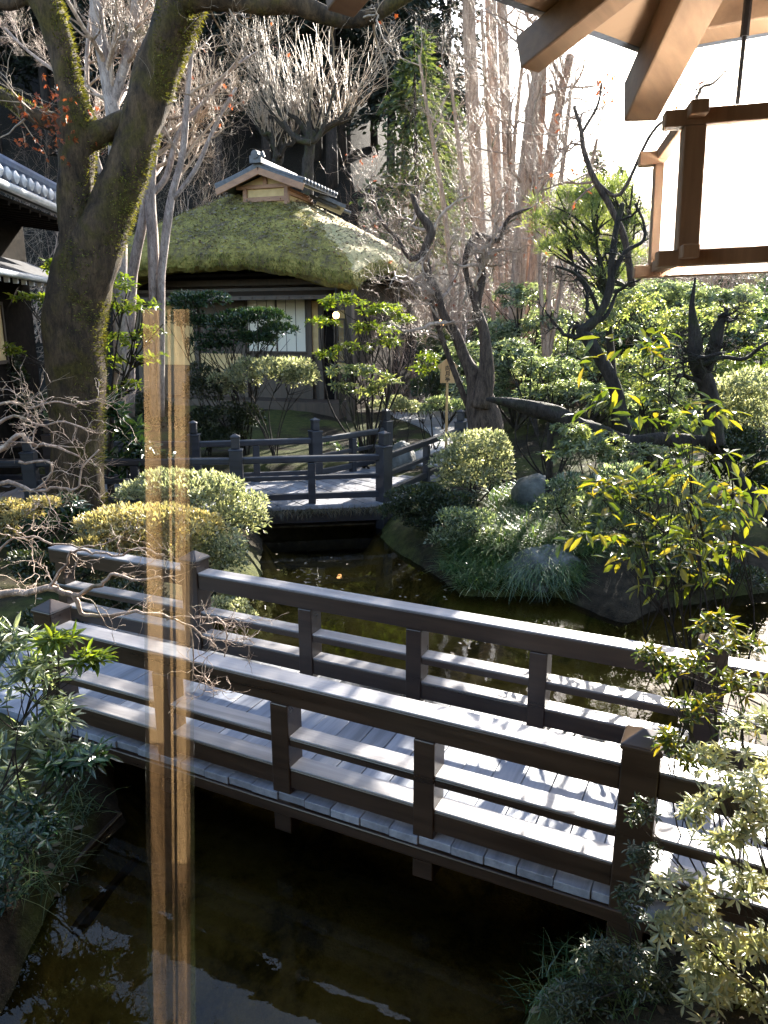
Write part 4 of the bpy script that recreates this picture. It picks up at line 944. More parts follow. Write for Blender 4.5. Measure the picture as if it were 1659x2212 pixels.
bare_tree('pale_tree', 'pale smooth barked tree rising between the two mossy forks', 'tree',
    [pxpath([(262, 900, 30), (258, 480, 30), (250, 330, 28), (244, 240, 27), (232, 170, 26), (222, 110, 24), (212, 50, 24), (204, -40, 22)], 14.2),
     pxpath([(244, 225, 20), (262, 165, 18), (282, 100, 17), (290, 40, 16), (294, -30, 15)], 14.2),
     pxpath([(272, 130, 12), (262, 80, 11), (256, 30, 10), (250, -30, 9)], 14.3),
     pxpath([(160, 400, 26), (150, 340, 24), (135, 300, 20)], 14.4)], P4, M['pale_bark'], M['twig_white'], 32, (8, .3, 1, .34, 1.8))
bare_tree('leaning_sapling', 'thin pale sapling leaning left behind the left mossy fork', 'tree',
    [pxpath([(235, 420, 12), (205, 330, 11), (190, 240, 10), (188, 120, 8), (200, 0, 7)], 14.8), pxpath([(210, 260, 7), (150, 180, 6), (60, 110, 5), (10, 60, 4)], 14.8)], P4, M['pale_bark'], M['twig_white'], 33, (8, .2, 1, .3, 1.4))

# ------------------------------------------------------------------ pollarded tree behind the turret
def pollard(label, px, py, py2, Y, spread, htop, seed, n):
    r = np.random.default_rng(seed); tr = [pxpath([(px-6, 640, 28), (px-4, py, 24), (px, (py+py2)/2, 22), (px+4, py2, 22)], Y)]
    heads = []
    for k in range(9):
        x = px + spread*(-.5 + k/8) ; yy = py2 - 30 - 70*r.uniform(0, 1) - 40*abs(k/8-.5); tr.append(pxpath([(px+3, py2+24, 12), (px*.6+x*.4, py2 - 6 + r.normal(0, 14), 9), (px*.2+x*.8, (py2+yy)/2 + r.normal(0, 10), 7), (x, yy, 6)], Y + r.normal(0, .5))); heads.append((x, yy))
    t = thing('pollarded_tree', label, 'tree', tr[0][0][0]); mb = MB(); [mb.tube(P, R_, 8, True, .08, r) for P, R_ in tr]; mb.build('trunk', M['dark_bark'], t, smooth=True)
    mb = MB()
    for P, R_ in tr[1:]:
        for k in range(n):
            i = r.integers(len(P)//3, len(P)); b = P[i]; L = htop*r.uniform(.2, 1.0); d = nrm(np.array([r.normal(0, .4) + .25*(b[0]-tr[0][0][-1][0]), r.normal(0, .4), 1])); pts = [b]
            for s_ in range(5): d = nrm(d + r.normal(0, .10, 3) + UZ*.06); pts.append(pts[-1] + d*L/5)
            pts = np.array(pts); mb.tube(pts, np.linspace(.022, .008, 6), 3, False)
            for s_ in range(3): j = r.integers(1, 5); e = pts[j] + nrm(d + r.normal(0, .5, 3))*L*.3; mb.tube([pts[j], (pts[j]+e)/2 + r.normal(0, .03, 3), e], [.011, .008, .005], 3, False)
    mb.build('shoots', M['twig_tan'], t, smooth=True)
pollard('pollarded tree with a brush of upright shoots right of the turret', 668, 380, 285, 33, 230, 3.4, 41, 20)
pollard('smaller pollarded tree with bushy shoots just behind the turret ridge', 600, 380, 315, 35, 110, 2.2, 42, 12)

# ------------------------------------------------------------------ tall trees at the centre right
tall = [([(1062, 860, 30), (1050, 700, 27), (1035, 480, 25), (1025, 300, 24), (1016, 120, 24), (1010, -60, 22)], 36, 'tall straight brown tree, leftmost of the group behind the twisted trunk'),
        ([(1080, 860, 26), (1078, 640, 24), (1072, 400, 22), (1064, 150, 20), (1058, -60, 20)], 37, 'tall straight brown tree just right of the leftmost tall one'),
        ([(1100, 860, 24), (1102, 640, 22), (1100, 420, 21), (1090, 180, 20), (1082, -60, 18)], 38, 'slim straight tree in the middle of the tall group'),
        ([(1108, 860, 32), (1118, 640, 30), (1130, 420, 28), (1152, 230, 25), (1180, 80, 22), (1200, 0, 18)], 20.5, 'tall brown tree tilting right under the eave rafter'),
        ([(1090, 860, 26), (1120, 660, 24), (1150, 440, 22), (1166, 250, 20), (1172, 130, 16)], 21.5, 'tall brown tree standing behind the one tilting right'),
        ([(1140, 860, 26), (1150, 620, 24), (1180, 400, 20), (1200, 260, 18), (1232, 120, 14)], 21, 'slimmer brown tree leaning farthest right of the tall group')]
for k, (pp, Y, lab) in enumerate(tall):
    bare_tree('tall_tree', lab, 'tree', [pxpath([(q[0], q[1], q[2]*1.02) for q in pp], Y)], GN(.22, .05), M['brown_bark'], M['twig'] if k % 2 else M['twig_white'], 50+k, (7, .3, 1, .3, 3.0), 'tall bare trees at the centre right', leaves=(M['red_leaf'], 8, .14) if k in (0, 3) else None)
for k, (lab, stems, Y) in enumerate((('cluster of thin bare stems between the twisted plum and the tilting trees', [[(1090, 800, 13), (1080, 560, 12), (1062, 380, 10), (1050, 200, 8), (1040, 20, 6)], [(1094, 800, 12), (1102, 520, 10), (1112, 300, 8), (1130, 120, 6)], [(1098, 800, 12), (1128, 560, 10), (1168, 380, 8), (1206, 250, 6)], [(1086, 800, 11), (1050, 600, 9), (1010, 420, 7), (985, 260, 5)]], 31),
        ('thin bare tree with warm twigs right of the tilting trees', [[(1180, 800, 12), (1190, 560, 11), (1215, 360, 9), (1235, 180, 6)], [(1182, 800, 11), (1215, 600, 9), (1262, 420, 7), (1290, 300, 5)], [(1178, 800, 11), (1165, 560, 9), (1158, 340, 7), (1140, 160, 5)]], 19),
        ('thin bare tree leaning left over the right end of the thatch', [[(990, 800, 13), (975, 600, 12), (955, 420, 10), (925, 250, 7), (905, 120, 5)], [(990, 760, 11), (1000, 520, 9), (990, 320, 7), (970, 150, 5)]], 31))):
    bare_tree('slender_tree', lab, 'tree', [pxpath(q, Y) for q in stems], GN(.2, .06), M['brown_bark'], M['twig_white'], 160+k, (7, .3, 1, .3, 2.4), 'thin bare trees at the centre right')
GG = [dict(seg=9, gn=.42, up=.05, ch=4, ang=50, lr=.6), dict(seg=7, gn=.48, up=.05, ch=4, ang=52, lr=.62), dict(seg=6, gn=.5, up=.06, ch=3, ang=50, lr=.6), dict(seg=4, gn=.4, up=.06, ch=0)]
bare_tree('gnarled_tree', 'twisted grey plum tree leaning left beside the path sign', 'tree',
    [pxpath([(1062, 1030, 96), (1050, 935, 82), (1042, 880, 66), (1026, 820, 40), (1003, 770, 25), (983, 720, 21), (958, 680, 19), (946, 640, 18), (925, 590, 17), (918, 540, 17), (932, 500, 19), (905, 460, 14), (890, 420, 8)], 15),
     pxpath([(1038, 880, 44), (1050, 800, 34), (1046, 720, 24), (1030, 660, 18), (1042, 600, 18), (1036, 560, 12)], 14.8),
     pxpath([(1036, 680, 15), (1015, 620, 13), (1005, 560, 12), (1030, 510, 15), (1075, 520, 10), (1100, 470, 8), (1150, 450, 6)], 14.9),
     pxpath([(920, 540, 14), (890, 560, 11), (860, 520, 9), (820, 470, 7), (800, 400, 5)], 15),
     pxpath([(1020, 900, 13), (965, 760, 11), (945, 700, 11), (930, 650, 8)], 15.1)], GG, M['grey_bark'], M['twig_white'], 60, (9, .4, 1, .4, 1.5), lump=.12, leaves=(M['red_leaf'], 40, .09))
bare_tree('gnarled_tree', 'dark crooked tree with a broken top growing from the log', 'tree',
    [pxpath([(1350, 950, 36.8), (1342, 890, 30.4), (1325, 830, 27.2), (1300, 780, 27.2), (1272, 735, 27.2), (1255, 715, 20.8), (1278, 700, 20.8), (1300, 670, 16.3), (1318, 620, 15), (1322, 560, 13.6), (1330, 500, 12.2), (1345, 440, 9.5)], 12.2),
     pxpath([(1322, 600, 10.9), (1350, 545, 9.5), (1390, 520, 6.8), (1390, 480, 5.4), (1372, 440, 4.8)], 12.2),
     pxpath([(1300, 690, 9.5), (1270, 620, 7.5), (1240, 590, 6.1), (1200, 575, 4.8)], 12.3)], GG, M['dark_bark'], M['dark_bark'], 61, (6, .3, 1, .35, 1.1), lump=.14)
bare_tree('gnarled_tree', 'dark stubby forked trunk at the right end of the log', 'tree',
    [pxpath([(1545, 960, 41.6), (1540, 890, 36.8), (1525, 830, 35.2), (1505, 780, 33.6), (1500, 720, 24), (1495, 660, 11), (1502, 600, 4)], 11.4),
     pxpath([(1525, 800, 27.2), (1545, 740, 27.2), (1555, 700, 20.8), (1575, 665, 4)], 11.4),
     pxpath([(1515, 790, 10.9), (1560, 772, 9.5), (1610, 775, 8.2), (1650, 745, 7.5), (1720, 720, 6.8)], 11.3)], GG, M['dark_bark'], M['dark_bark'], 62, (5, .3, 1, .35, .9), lump=.14)
bare_tree('gnarled_tree', 'tall thin twisted tree silhouetted against the sky beside the lantern', 'tree',
    [pxpath([(1365, 620, 15), (1350, 520, 13.6), (1320, 450, 12.2), (1288, 395, 12.2), (1262, 330, 9.5), (1255, 280, 8.2), (1240, 230, 6.1)], 12.5),
     pxpath([(1290, 395, 8.2), (1340, 420, 7.5), (1400, 300, 6.1), (1440, 260, 5.4), (1490, 270, 5.4), (1500, 230, 5.4), (1515, 190, 5.4), (1540, 180, 4.8), (1570, 150, 3.4)], 12.5),
     pxpath([(1255, 290, 6.1), (1290, 230, 4.8), (1300, 180, 3.4)], 12.5)], GG, M['grey_bark'], M['twig'], 63, (5, .3, 1, .3, .9), leaves=(M['red_leaf'], 30, .12))
# pine bough lying like a log along the bank
lg = thing('fallen_log', 'long dark horizontal pine trunk propped low along the right bank', 'log', at(1200, 910, 11.8))
P, R_ = pxpath([(1050, 862, 6.24), (1090, 868, 20.28), (1150, 882, 32.76), (1210, 898, 35.88), (1260, 925, 39), (1310, 940, 34.32), (1360, 955, 31.2), (1430, 950, 31.2), (1490, 955, 34.32), (1540, 960, 31.2), (1570, 1000, 28.08), (1600, 1080, 26.52), (1640, 1150, 28.08), (1720, 1230, 28.08)], 11.6, 5)
P[-16:, 1] -= np.linspace(0, 2.2, 16); mb = MB(); mb.tube(P, R_, 16, True, .13, r); mb.build('trunk', M['dark_bark'], lg, smooth=True)
for x, y in ((1190, 890), (1400, 955)):
    a = at(x, y, 11.7); mb = MB(); mb.tube([a, np.array([a[0]+.05, a[1], gz(a[0], a[1])-.1])], [.05, .06], 8); mb.build('prop', M['dark_bark'], lg)

# ------------------------------------------------------------------ bare thickets
def thicket(label, x, y, seed, h, n, m, group):
    r = np.random.default_rng(seed); t = thing('bare_thicket', label, 'bush', foot(x, y), group); out = [[] for _ in range(4)]; tips = []
    prm = [dict(seg=7, gn=.2, up=.08, ch=6, ang=35, lr=.5, **{'from': .3}), dict(seg=5, gn=.25, up=.06, ch=4, ang=40, lr=.6), dict(seg=4, gn=.3, up=.05, ch=2.5, ang=40, lr=.6), dict(seg=3, gn=.3, ch=0)]
    for k in range(n): grow(out, tips, r, np.array([x + r.normal(0, h*.12), y + r.normal(0, h*.12), gz(x, y)]), np.array([r.normal(0, .5), r.normal(0, .5), 1]), h*r.uniform(.5, 1), .028, 0, prm)
    mb = MB(); limbs_to(mb, out[0], 5); mb.build('stems', m, t, smooth=True)
    mb = MB(); [limbs_to(mb, o_, 3) for o_ in out[1:]]; mb.build('twigs', m, t, smooth=True); return t
def hp(px, Y): return (px-829.5)/1597*Y*1.03, Y
G_ = 'bare twiggy thickets'
tk = [thicket('dense grey twiggy thicket right of the turret roof', *hp(800, 31), 71, 4.6, 9, M['twig_white'], G_),
      thicket('brown twiggy thicket in front of the right thatch slope', *hp(880, 27), 72, 4.2, 9, M['twig'], G_)]
for i_, (px, Y, sc, rz, lab) in enumerate(((40, 32, 1.5, .5, 'grey twiggy thicket on the hillside above the tiled house'), (100, 38, 1.6, 2, 'tall twiggy thicket between tiled house roof and mossy trunk'), (-20, 26, 1.4, 4, 'bare thicket at the far left above the blue tiles'),
        (740, 36, 1.3, 1, 'pale thicket behind the turret annex roof'), (960, 30, 1.5, 3, 'twiggy thicket left of the tall tree group'), (930, 40, 1.7, 5.1, 'tall thicket against the dark firs at the centre'), (1180, 31, 1.5, 2.4, 'bare thicket just right of the tall tree group'),
        (1260, 35, 1.8, 1.2, 'tall hazy thicket beneath the rafter ends'), (1330, 28, 1.3, 5.6, 'bare thicket left of the lantern'), (1420, 36, 1.7, 3.3, 'tall thicket behind the lantern frame'), (1560, 33, 1.6, .2, 'bare thicket far right below the lantern'), (1090, 38, 1.9, 4.4, 'tallest thicket behind the tall tree group'), (470, 40, 1.4, 2.2, 'thicket left behind the turret gable'), (1290, 24, 1.3, 2.9, 'fine twiggy thicket behind the pine'), (900, 34, 1.4, 4.9, 'thicket above the right end of the thatch'), (1500, 27, 1.3, 1.7, 'twiggy thicket seen below the lantern'))):
    x, y = hp(px, Y); copy_thing(tk[i_ % 2], lab, foot(x, y), rz, sc, G_)

# ------------------------------------------------------------------ cedars and firs on the hill
def cedar(label, x, y, seed, H_, m, spread=.2, start=.18, nb_=340, group='dark cedars on the hill'):
    r = np.random.default_rng(seed); b = foot(x, y); t = thing('cedar_tree', label, 'tree', b, group)
    mb = MB(); mb.tube([b + UZ*H_*q + np.array([.1*math.sin(q*5), .1*math.cos(q*4), 0]) for q in np.linspace(0, 1, 10)], np.linspace(H_*.016, .03, 10), 9); mb.build('trunk', M['cedar_bark'], t, smooth=True)
    P, D = [], []
    for k in range(nb_):
        q = r.uniform(start, 1)**.85; R0 = H_*spread*(1-q)**.7*r.uniform(.5, 1.15) + .2; a = r.uniform(0, 6.28); m_ = int(6 + R0*7); s_ = r.uniform(.2, 1, m_)
        c = np.stack([np.cos(a)*R0*s_, np.sin(a)*R0*s_, H_*q + R0*(.25*s_ - .5*s_**2)], -1) + r.normal(0, .16, (m_, 3)); P.append(b + c); D.append(np.stack([np.full(m_, np.cos(a)), np.full(m_, np.sin(a)), np.full(m_, -.45)], -1) + r.normal(0, .45, (m_, 3)))
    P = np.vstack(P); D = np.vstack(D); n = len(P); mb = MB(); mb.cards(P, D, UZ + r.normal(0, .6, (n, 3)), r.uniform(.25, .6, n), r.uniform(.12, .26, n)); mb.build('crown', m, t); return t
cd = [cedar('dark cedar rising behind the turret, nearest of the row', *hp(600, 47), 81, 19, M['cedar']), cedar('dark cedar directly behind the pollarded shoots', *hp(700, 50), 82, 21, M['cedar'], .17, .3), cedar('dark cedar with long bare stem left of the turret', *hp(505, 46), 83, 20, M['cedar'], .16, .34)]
spots = [(x, Y) for x in (-180, -60, 60, 170, 270, 360, 440, 560, 650, 745, 820) for Y in (52, 62, 74)] + [(400, 47), (310, 46), (210, 48), (100, 49), (770, 47), (840, 54), (875, 49), (905, 56)]
rr = np.random.default_rng(8)
side = lambda px: 'far left' if px < 100 else 'left part' if px < 330 else 'middle' if px < 620 else 'right part'
row = lambda Y: 'front row' if Y < 50 else 'second row' if Y < 56 else 'third row' if Y < 68 else 'rear row'
lab_c = 'dark cedar in the shaded wood on the hill behind the tea house'
for i_, (px, Y) in enumerate(spots):
    x, y = hp(px + rr.normal(0, 22), Y + rr.normal(0, 1.5)); copy_thing(cd[i_ % 3], lab_c, foot(x, y), rr.uniform(0, 6.28), rr.uniform(.85, 1.3), 'dark cedars on the hill')
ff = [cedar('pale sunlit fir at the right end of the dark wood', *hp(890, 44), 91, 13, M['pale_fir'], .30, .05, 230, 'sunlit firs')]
for px, Y, sc, lab in ((945, 52, .8, 'shorter sunlit fir just left of the leftmost tall tree'), (1290, 60, .75, 'hazy small fir left of the lantern'), (1240, 70, .8, 'hazy distant fir beneath the hip rafter'), (1130, 55, .72, 'short sunlit fir behind the tall tree group'), (1390, 58, .62, 'low hazy fir behind the lantern post')):
    x, y = hp(px, Y); copy_thing(ff[0], lab, foot(x, y), px, sc, 'sunlit firs')
def bush_world(label, x, y, w, h, m, L, W, seed, group, dens=.8):
    r = np.random.default_rng(seed); b = foot(x, y); t = thing('evergreen_bush', label, 'bush', b, group); mb = MB()
    for k in range(6): foliage(mb, r, b + np.array([r.normal(0, w*.28), r.normal(0, w*.25), h*r.uniform(.25, .75)]), np.array([w*.34, w*.3, h*.3]), L, W, dens, 'whorl', 8, 5)
    mb.build('leaves', m, t); mb = MB()
    for k in range(7): mb.tube(smooth_path([b, b + np.array([r.normal(0, w*.1), r.normal(0, w*.1), h*.4]), b + np.array([r.normal(0, w*.3), r.normal(0, w*.3), h*.8])], 3), np.linspace(.05, .015, 7), 5)
    mb.build('stems', M['dark_bark'], t, smooth=True); return t
GB = 'evergreen bushes on the right slope'
eb = [bush_world('glossy evergreen bush right behind the twisted plum trunk', *hp(1105, 21.5), 3.2, 2.6, M['blue_leaf'], .17, .06, 301, GB), bush_world('dark evergreen bush behind the tall tree group', *hp(1150, 29), 3.6, 3.0, M['gloss'], .2, .07, 302, GB), bush_world('pale evergreen bush behind the pine', *hp(1270, 20), 3.2, 2.4, M['mid'], .17, .06, 303, GB)]
for i_, (px, Y, sc, lab) in enumerate(((1010, 27, .8, 'dark bush at the foot of the leftmost tall tree'), (1060, 33, 1.2, 'dark bush high behind the tall trunks'), (1200, 24, 1.0, 'bright bush right of the tall trunks'), (1230, 30, 1.2, 'bush on the slope below the pine top'), (1330, 24, 1.0, 'bush on the slope left below the lantern'), (1350, 32, 1.4, 'large bush on the slope behind the lantern corner'),
        (1430, 21, .9, 'bush behind the crooked dark trunk'), (1440, 28, 1.3, 'broad bush directly below the lantern'), (1530, 23, 1.1, 'bush between the lantern base and the dark fork'), (1560, 31, 1.4, 'large bush on the slope under the lantern right half'), (1630, 26, 1.3, 'bush at the right edge on the slope'), (1660, 20, 1.0, 'bush at the right edge behind the pale tree'), (1290, 40, 1.6, 'far bush on the ridge left of the lantern'), (1480, 40, 1.7, 'far bush on the ridge behind the lantern'), (1620, 40, 1.7, 'far bush on the ridge at the right edge'), (1150, 42, 1.6, 'far bush on the ridge behind the tall trees'), (960, 24, .6, 'small bush behind the sign at the path bend'))):
    x, y = hp(px, Y); copy_thing(eb[i_ % 3], lab, foot(x, y), i_*1.3, sc, GB)
#@@PART4
# ------------------------------------------------------------------ shrubs, by distance
shrub('camellia_shrub', 'dark glossy camellia in front of the tea house shoji', 'shrub', 18.2, [(430, 655, 130, 60), (400, 690, 90, 70), (480, 700, 140, 70), (560, 688, 160, 42), (600, 715, 110, 34), (540, 735, 150, 36), (455, 745, 120, 50)], M['gloss'], .10, .045, 1.0, base=(520, 900), seed=101, sr=.03)
shrub('azalea_shrub', 'broad clipped azalea on bare stems below the shoji window', 'shrub', 17.3, [(610, 800, 150, 76), (545, 812, 110, 84), (650, 815, 90, 80), (495, 830, 90, 80, .3)], M['azalea'], .10, .042, 1.1, base=(590, 930), seed=102, sr=.025)
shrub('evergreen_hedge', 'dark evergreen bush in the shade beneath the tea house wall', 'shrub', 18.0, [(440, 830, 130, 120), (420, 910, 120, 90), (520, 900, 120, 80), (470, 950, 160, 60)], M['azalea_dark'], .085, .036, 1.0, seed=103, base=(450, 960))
shrub('layered_shrub', 'lime green layered rhododendron beside the glowing doorway lamp', 'shrub', 17.0, [(740, 655, 120, 36), (830, 672, 130, 36), (700, 698, 76, 28), (800, 712, 120, 36), (868, 688, 56, 28), (760, 752, 100, 28), (700, 765, 56, 28), (845, 742, 70, 30)], M['lime'], .15, .05, .62, 'whorl', base=(795, 905), seed=104, stem=M['dark_bark'], sr=.035, deep=.6)
shrub('layered_shrub', 'lower pale green rhododendron under the lime layered one', 'shrub', 16.3, [(775, 806, 150, 40), (735, 838, 80, 34), (830, 826, 76, 36), (785, 846, 90, 30)], M['mid'], .15, .05, .66, 'whorl', base=(790, 915), seed=105, sr=.03, deep=.6)
shrub('azalea_shrub', 'small rounded azalea beside the path below the sign', 'shrub', 17.8, [(842, 874, 90, 46), (878, 880, 60, 36)], M['azalea'], .07, .032, 1.2, seed=106)
shrub('ground_shrub', 'low dark green shrubs along the path under the sign board', 'shrub', 18.5, [(910, 884, 70, 32), (945, 876, 70, 40), (985, 880, 60, 36)], M['blue_leaf'], .09, .04, 1.0, seed=107)
shrub('leafy_shrub', 'yellow green shrub just left of the sign board', 'shrub', 18.8, [(925, 775, 60, 34), (905, 800, 50, 40), (945, 800, 40, 30)], M['lime'], .12, .045, .6, 'whorl', base=(925, 890), seed=108)
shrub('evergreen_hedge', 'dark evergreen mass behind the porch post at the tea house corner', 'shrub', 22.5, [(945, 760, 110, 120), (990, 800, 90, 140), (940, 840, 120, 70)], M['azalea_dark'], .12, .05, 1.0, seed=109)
shrub('leafy_tree', 'sunlit lime green leafy tree behind the mossy trunk', 'tree', 13.4, [(262, 618, 110, 50), (300, 668, 110, 64), (235, 660, 80, 60), (320, 720, 80, 50), (265, 735, 110, 56), (240, 790, 100, 44), (330, 775, 70, 34), (245, 850, 90, 34), (112, 578, 44, 36), (60, 640, 100, 28), (105, 650, 60, 30), (26, 758, 60, 34), (280, 835, 60, 30)], M['lime'], .125, .05, .50, 'whorl', base=(235, 1000), seed=110, sr=.05, fork=(245, 880), deep=.6, per=5)
shrub('aucuba_shrub', 'glossy large leaved aucuba right of the mossy trunk', 'shrub', 12.8, [(245, 890, 50, 60), (270, 930, 90, 60), (300, 972, 100, 56), (260, 1000, 90, 50), (340, 990, 80, 36)], M['gloss'], .24, .085, .55, 'whorl', base=(270, 1040), seed=111, per=5)
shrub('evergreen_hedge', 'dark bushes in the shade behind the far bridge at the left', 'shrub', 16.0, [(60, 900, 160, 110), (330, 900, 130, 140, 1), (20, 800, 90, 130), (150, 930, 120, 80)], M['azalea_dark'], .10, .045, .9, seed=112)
shrub('azalea_shrub', 'large silvery round azalea behind the golden one by the pond', 'shrub', 10.7, [(400, 1052, 250, 92), (480, 1096, 190, 110), (330, 1066, 170, 80), (540, 1130, 84, 90)], M['azalea'], .082, .032, 1.1, base=(420, 1180), seed=113, k=14)
shrub('azalea_shrub', 'golden round azalea in front of the mossy trunk', 'shrub', 8.9, [(290, 1128, 270, 90), (390, 1150, 220, 110), (230, 1140, 140, 80), (300, 1185, 260, 70)], M['azalea_gold'], .07, .03, 1.1, base=(320, 1240), seed=114, k=14)
shrub('azalea_shrub', 'pale green azalea mound hanging over the pond edge', 'shrub', 9.0, [(470, 1180, 160, 104), (500, 1218, 90, 50), (420, 1200, 120, 80)], M['azalea'], .07, .03, 1.1, base=(455, 1250), seed=115, k=12)
shrub('azalea_shrub', 'small golden azalea at the far left beside the dark post', 'shrub', 9.6, [(35, 1106, 130, 60), (95, 1086, 70, 44), (10, 1150, 90, 50)], M['azalea_gold'], .055, .025, 1.2, base=(50, 1210), seed=116)
shrub('aucuba_shrub', 'dark drooping leaved plant at the foot of the mossy trunk', 'shrub', 10.2, [(140, 1092, 90, 60), (105, 1140, 120, 80), (170, 1130, 70, 70), (60, 1180, 130, 60)], M['gloss'], .2, .06, .6, 'whorl', base=(130, 1240), seed=117)
shrub('ground_shrub', 'low shade shrubs behind the left end of the near bridge', 'shrub', 8.4, [(120, 1240, 220, 70), (60, 1220, 130, 60), (260, 1290, 240, 60, -.6), (150, 1330, 200, 50, -1)], M['azalea_dark'], .06, .028, .9, seed=118, base=(160, 1300))
shrub('azalea_shrub', 'small pale azalea sprig peeping under the back handrail', 'shrub', 7.4, [(490, 1310, 100, 40), (530, 1326, 60, 26)], M['azalea'], .042, .02, 1.0, base=(490, 1345), seed=119, ground=False)
# right bank
shrub('azalea_shrub', 'rounded azalea at the right end of the zigzag bridge', 'shrub', 12.4, [(1030, 962, 150, 74), (985, 1000, 120, 80), (1075, 985, 100, 80), (1020, 1030, 170, 80)], M['azalea'], .085, .034, 1.1, base=(1020, 1080), seed=120, k=13)
shrub('evergreen_hedge', 'dark small leaved bush overhanging the water below the zigzag bridge', 'shrub', 11.5, [(900, 1074, 150, 70), (960, 1090, 150, 80), (860, 1106, 90, 50), (930, 1130, 150, 60)], M['azalea_dark'], .05, .024, 1.2, base=(940, 1150), seed=121, k=12)
shrub('broadleaf_evergreen', 'pale glossy evergreen shrub behind the log, left of the crooked tree', 'shrub', 19.5, [(1120, 640, 130, 80), (1090, 720, 130, 90), (1190, 700, 150, 90), (1150, 780, 200, 110), (1250, 770, 130, 110), (1080, 800, 100, 90), (1220, 850, 170, 70)], M['blue_leaf'], .125, .042, .9, 'whorl', base=(1160, 930), seed=122, sr=.05, fork=(1150, 820))
shrub('broadleaf_evergreen', 'tall glossy evergreen below the paper lantern', 'shrub', 19.0, [(1330, 650, 160, 80), (1420, 640, 170, 70), (1510, 650, 170, 80), (1600, 650, 150, 80), (1400, 710, 190, 80), (1490, 730, 130, 70), (1560, 705, 110, 60)], M['blue_leaf'], .125, .042, .85, 'whorl', base=(1430, 900), seed=123, sr=.06, fork=(1450, 780))
shrub('broadleaf_evergreen', 'pale leafy evergreen between the two dark crooked trunks', 'shrub', 15.0, [(1400, 800, 160, 90), (1330, 870, 150, 80), (1430, 880, 150, 90), (1480, 820, 90, 90)], M['mid'], .12, .042, .75, 'whorl', base=(1400, 960), seed=124)
shrub('clipped_azalea', 'big clipped azalea dome at the right edge of the picture', 'shrub', 12.6, [(1620, 850, 190, 110), (1570, 880, 120, 110), (1640, 910, 150, 110)], M['azalea'], .085, .034, 1.1, base=(1620, 1000), seed=125, k=14)
shrub('evergreen_hedge', 'dark bush below the clipped azalea at the right edge', 'shrub', 11.8, [(1600, 970, 170, 100), (1640, 1040, 130, 110), (1560, 1010, 110, 90)], M['azalea_dark'], .06, .028, 1.2, base=(1600, 1100), seed=126)
shrub('leafy_tree', 'pale green leafy tree at the far right behind the dark fork', 'tree', 15.5, [(1630, 770, 120, 50), (1600, 800, 120, 40), (1660, 810, 90, 60)], M['lime'], .13, .045, .6, 'whorl', base=(1640, 900), seed=127)
pin = shrub('pine_tree', 'needle leaved pine with flat pads left of the lantern', 'tree', 14.2, [(1240, 435, 170, 80), (1320, 420, 140, 80), (1190, 485, 120, 64), (1290, 485, 190, 80), (1365, 480, 90, 90), (1240, 540, 170, 64), (1340, 550, 120, 70), (1320, 600, 130, 50)], M['needle'], .20, .014, .12, 'needle', base=(1345, 900), seed=128, stem=M['dark_bark'], sr=.07, fork=(1310, 640))
shrub('ground_shrub', 'low pale leaved plants under the log right of the boulder', 'shrub', 11.0, [(1250, 965, 130, 46), (1310, 985, 110, 44), (1200, 985, 60, 30)], M['mid'], .085, .035, .9, 'whorl', base=(1260, 1000), seed=129)
shrub('ground_shrub', 'dense green shrubs on the bank above the water at the right', 'shrub', 10.2, [(1350, 1040, 180, 90), (1450, 1060, 170, 100), (1330, 1120, 170, 90), (1430, 1160, 170, 90), (1290, 1180, 110, 80), (1530, 1130, 130, 90)], M['blue_leaf'], .075, .03, .9, base=(1400, 1250), seed=130, k=12)
shrub('ground_shrub', 'shadowed shrubs along the waterline behind the right handrail post', 'shrub', 9.3, [(1480, 1240, 180, 70), (1590, 1250, 150, 80), (1390, 1290, 120, 60)], M['azalea_dark'], .06, .03, .8, base=(1500, 1290), seed=131)
shrub('broadleaf_evergreen', 'silvery glittering shrub just above the middle of the log', 'shrub', 13.2, [(1180, 800, 150, 80), (1120, 760, 110, 80), (1240, 840, 150, 60), (1160, 850, 110, 50), (1290, 850, 90, 60)], M['blue_leaf'], .085, .032, .9, 'whorl', base=(1200, 950), seed=133, sr=.03)
shrub('broadleaf_evergreen', 'silvery leafy shrub filling the gap left of the dark fork', 'shrub', 12.6, [(1420, 760, 130, 80), (1450, 840, 120, 90), (1390, 870, 110, 60), (1470, 910, 90, 50)], M['blue_leaf'], .085, .032, .9, 'whorl', base=(1440, 960), seed=134, sr=.03)
shrub('broadleaf_evergreen', 'pale leafy shrub directly beneath the lantern corner', 'shrub', 13.4, [(1300, 700, 90, 90), (1370, 660, 110, 80), (1460, 690, 130, 70), (1560, 690, 140, 90)], M['mid'], .09, .034, .8, 'whorl', base=(1420, 900), seed=135, sr=.03, fork=(1420, 800))
shrub('ground_shrub', 'loose pale leaves hanging over the log at its middle', 'shrub', 11.2, [(1230, 930, 100, 40), (1300, 950, 120, 44), (1400, 975, 140, 50), (1480, 985, 110, 50)], M['mid'], .075, .03, .7, 'whorl', base=(1330, 1010), seed=136, sr=.012)
shrub('ground_shrub', 'dark green shrub filling the bank between boulder and sapling', 'shrub', 10.6, [(1240, 1050, 130, 70), (1300, 1100, 150, 90), (1200, 1090, 110, 60), (1260, 1150, 120, 70)], M['blue_leaf'], .07, .026, .8, base=(1260, 1200), seed=137, k=12)
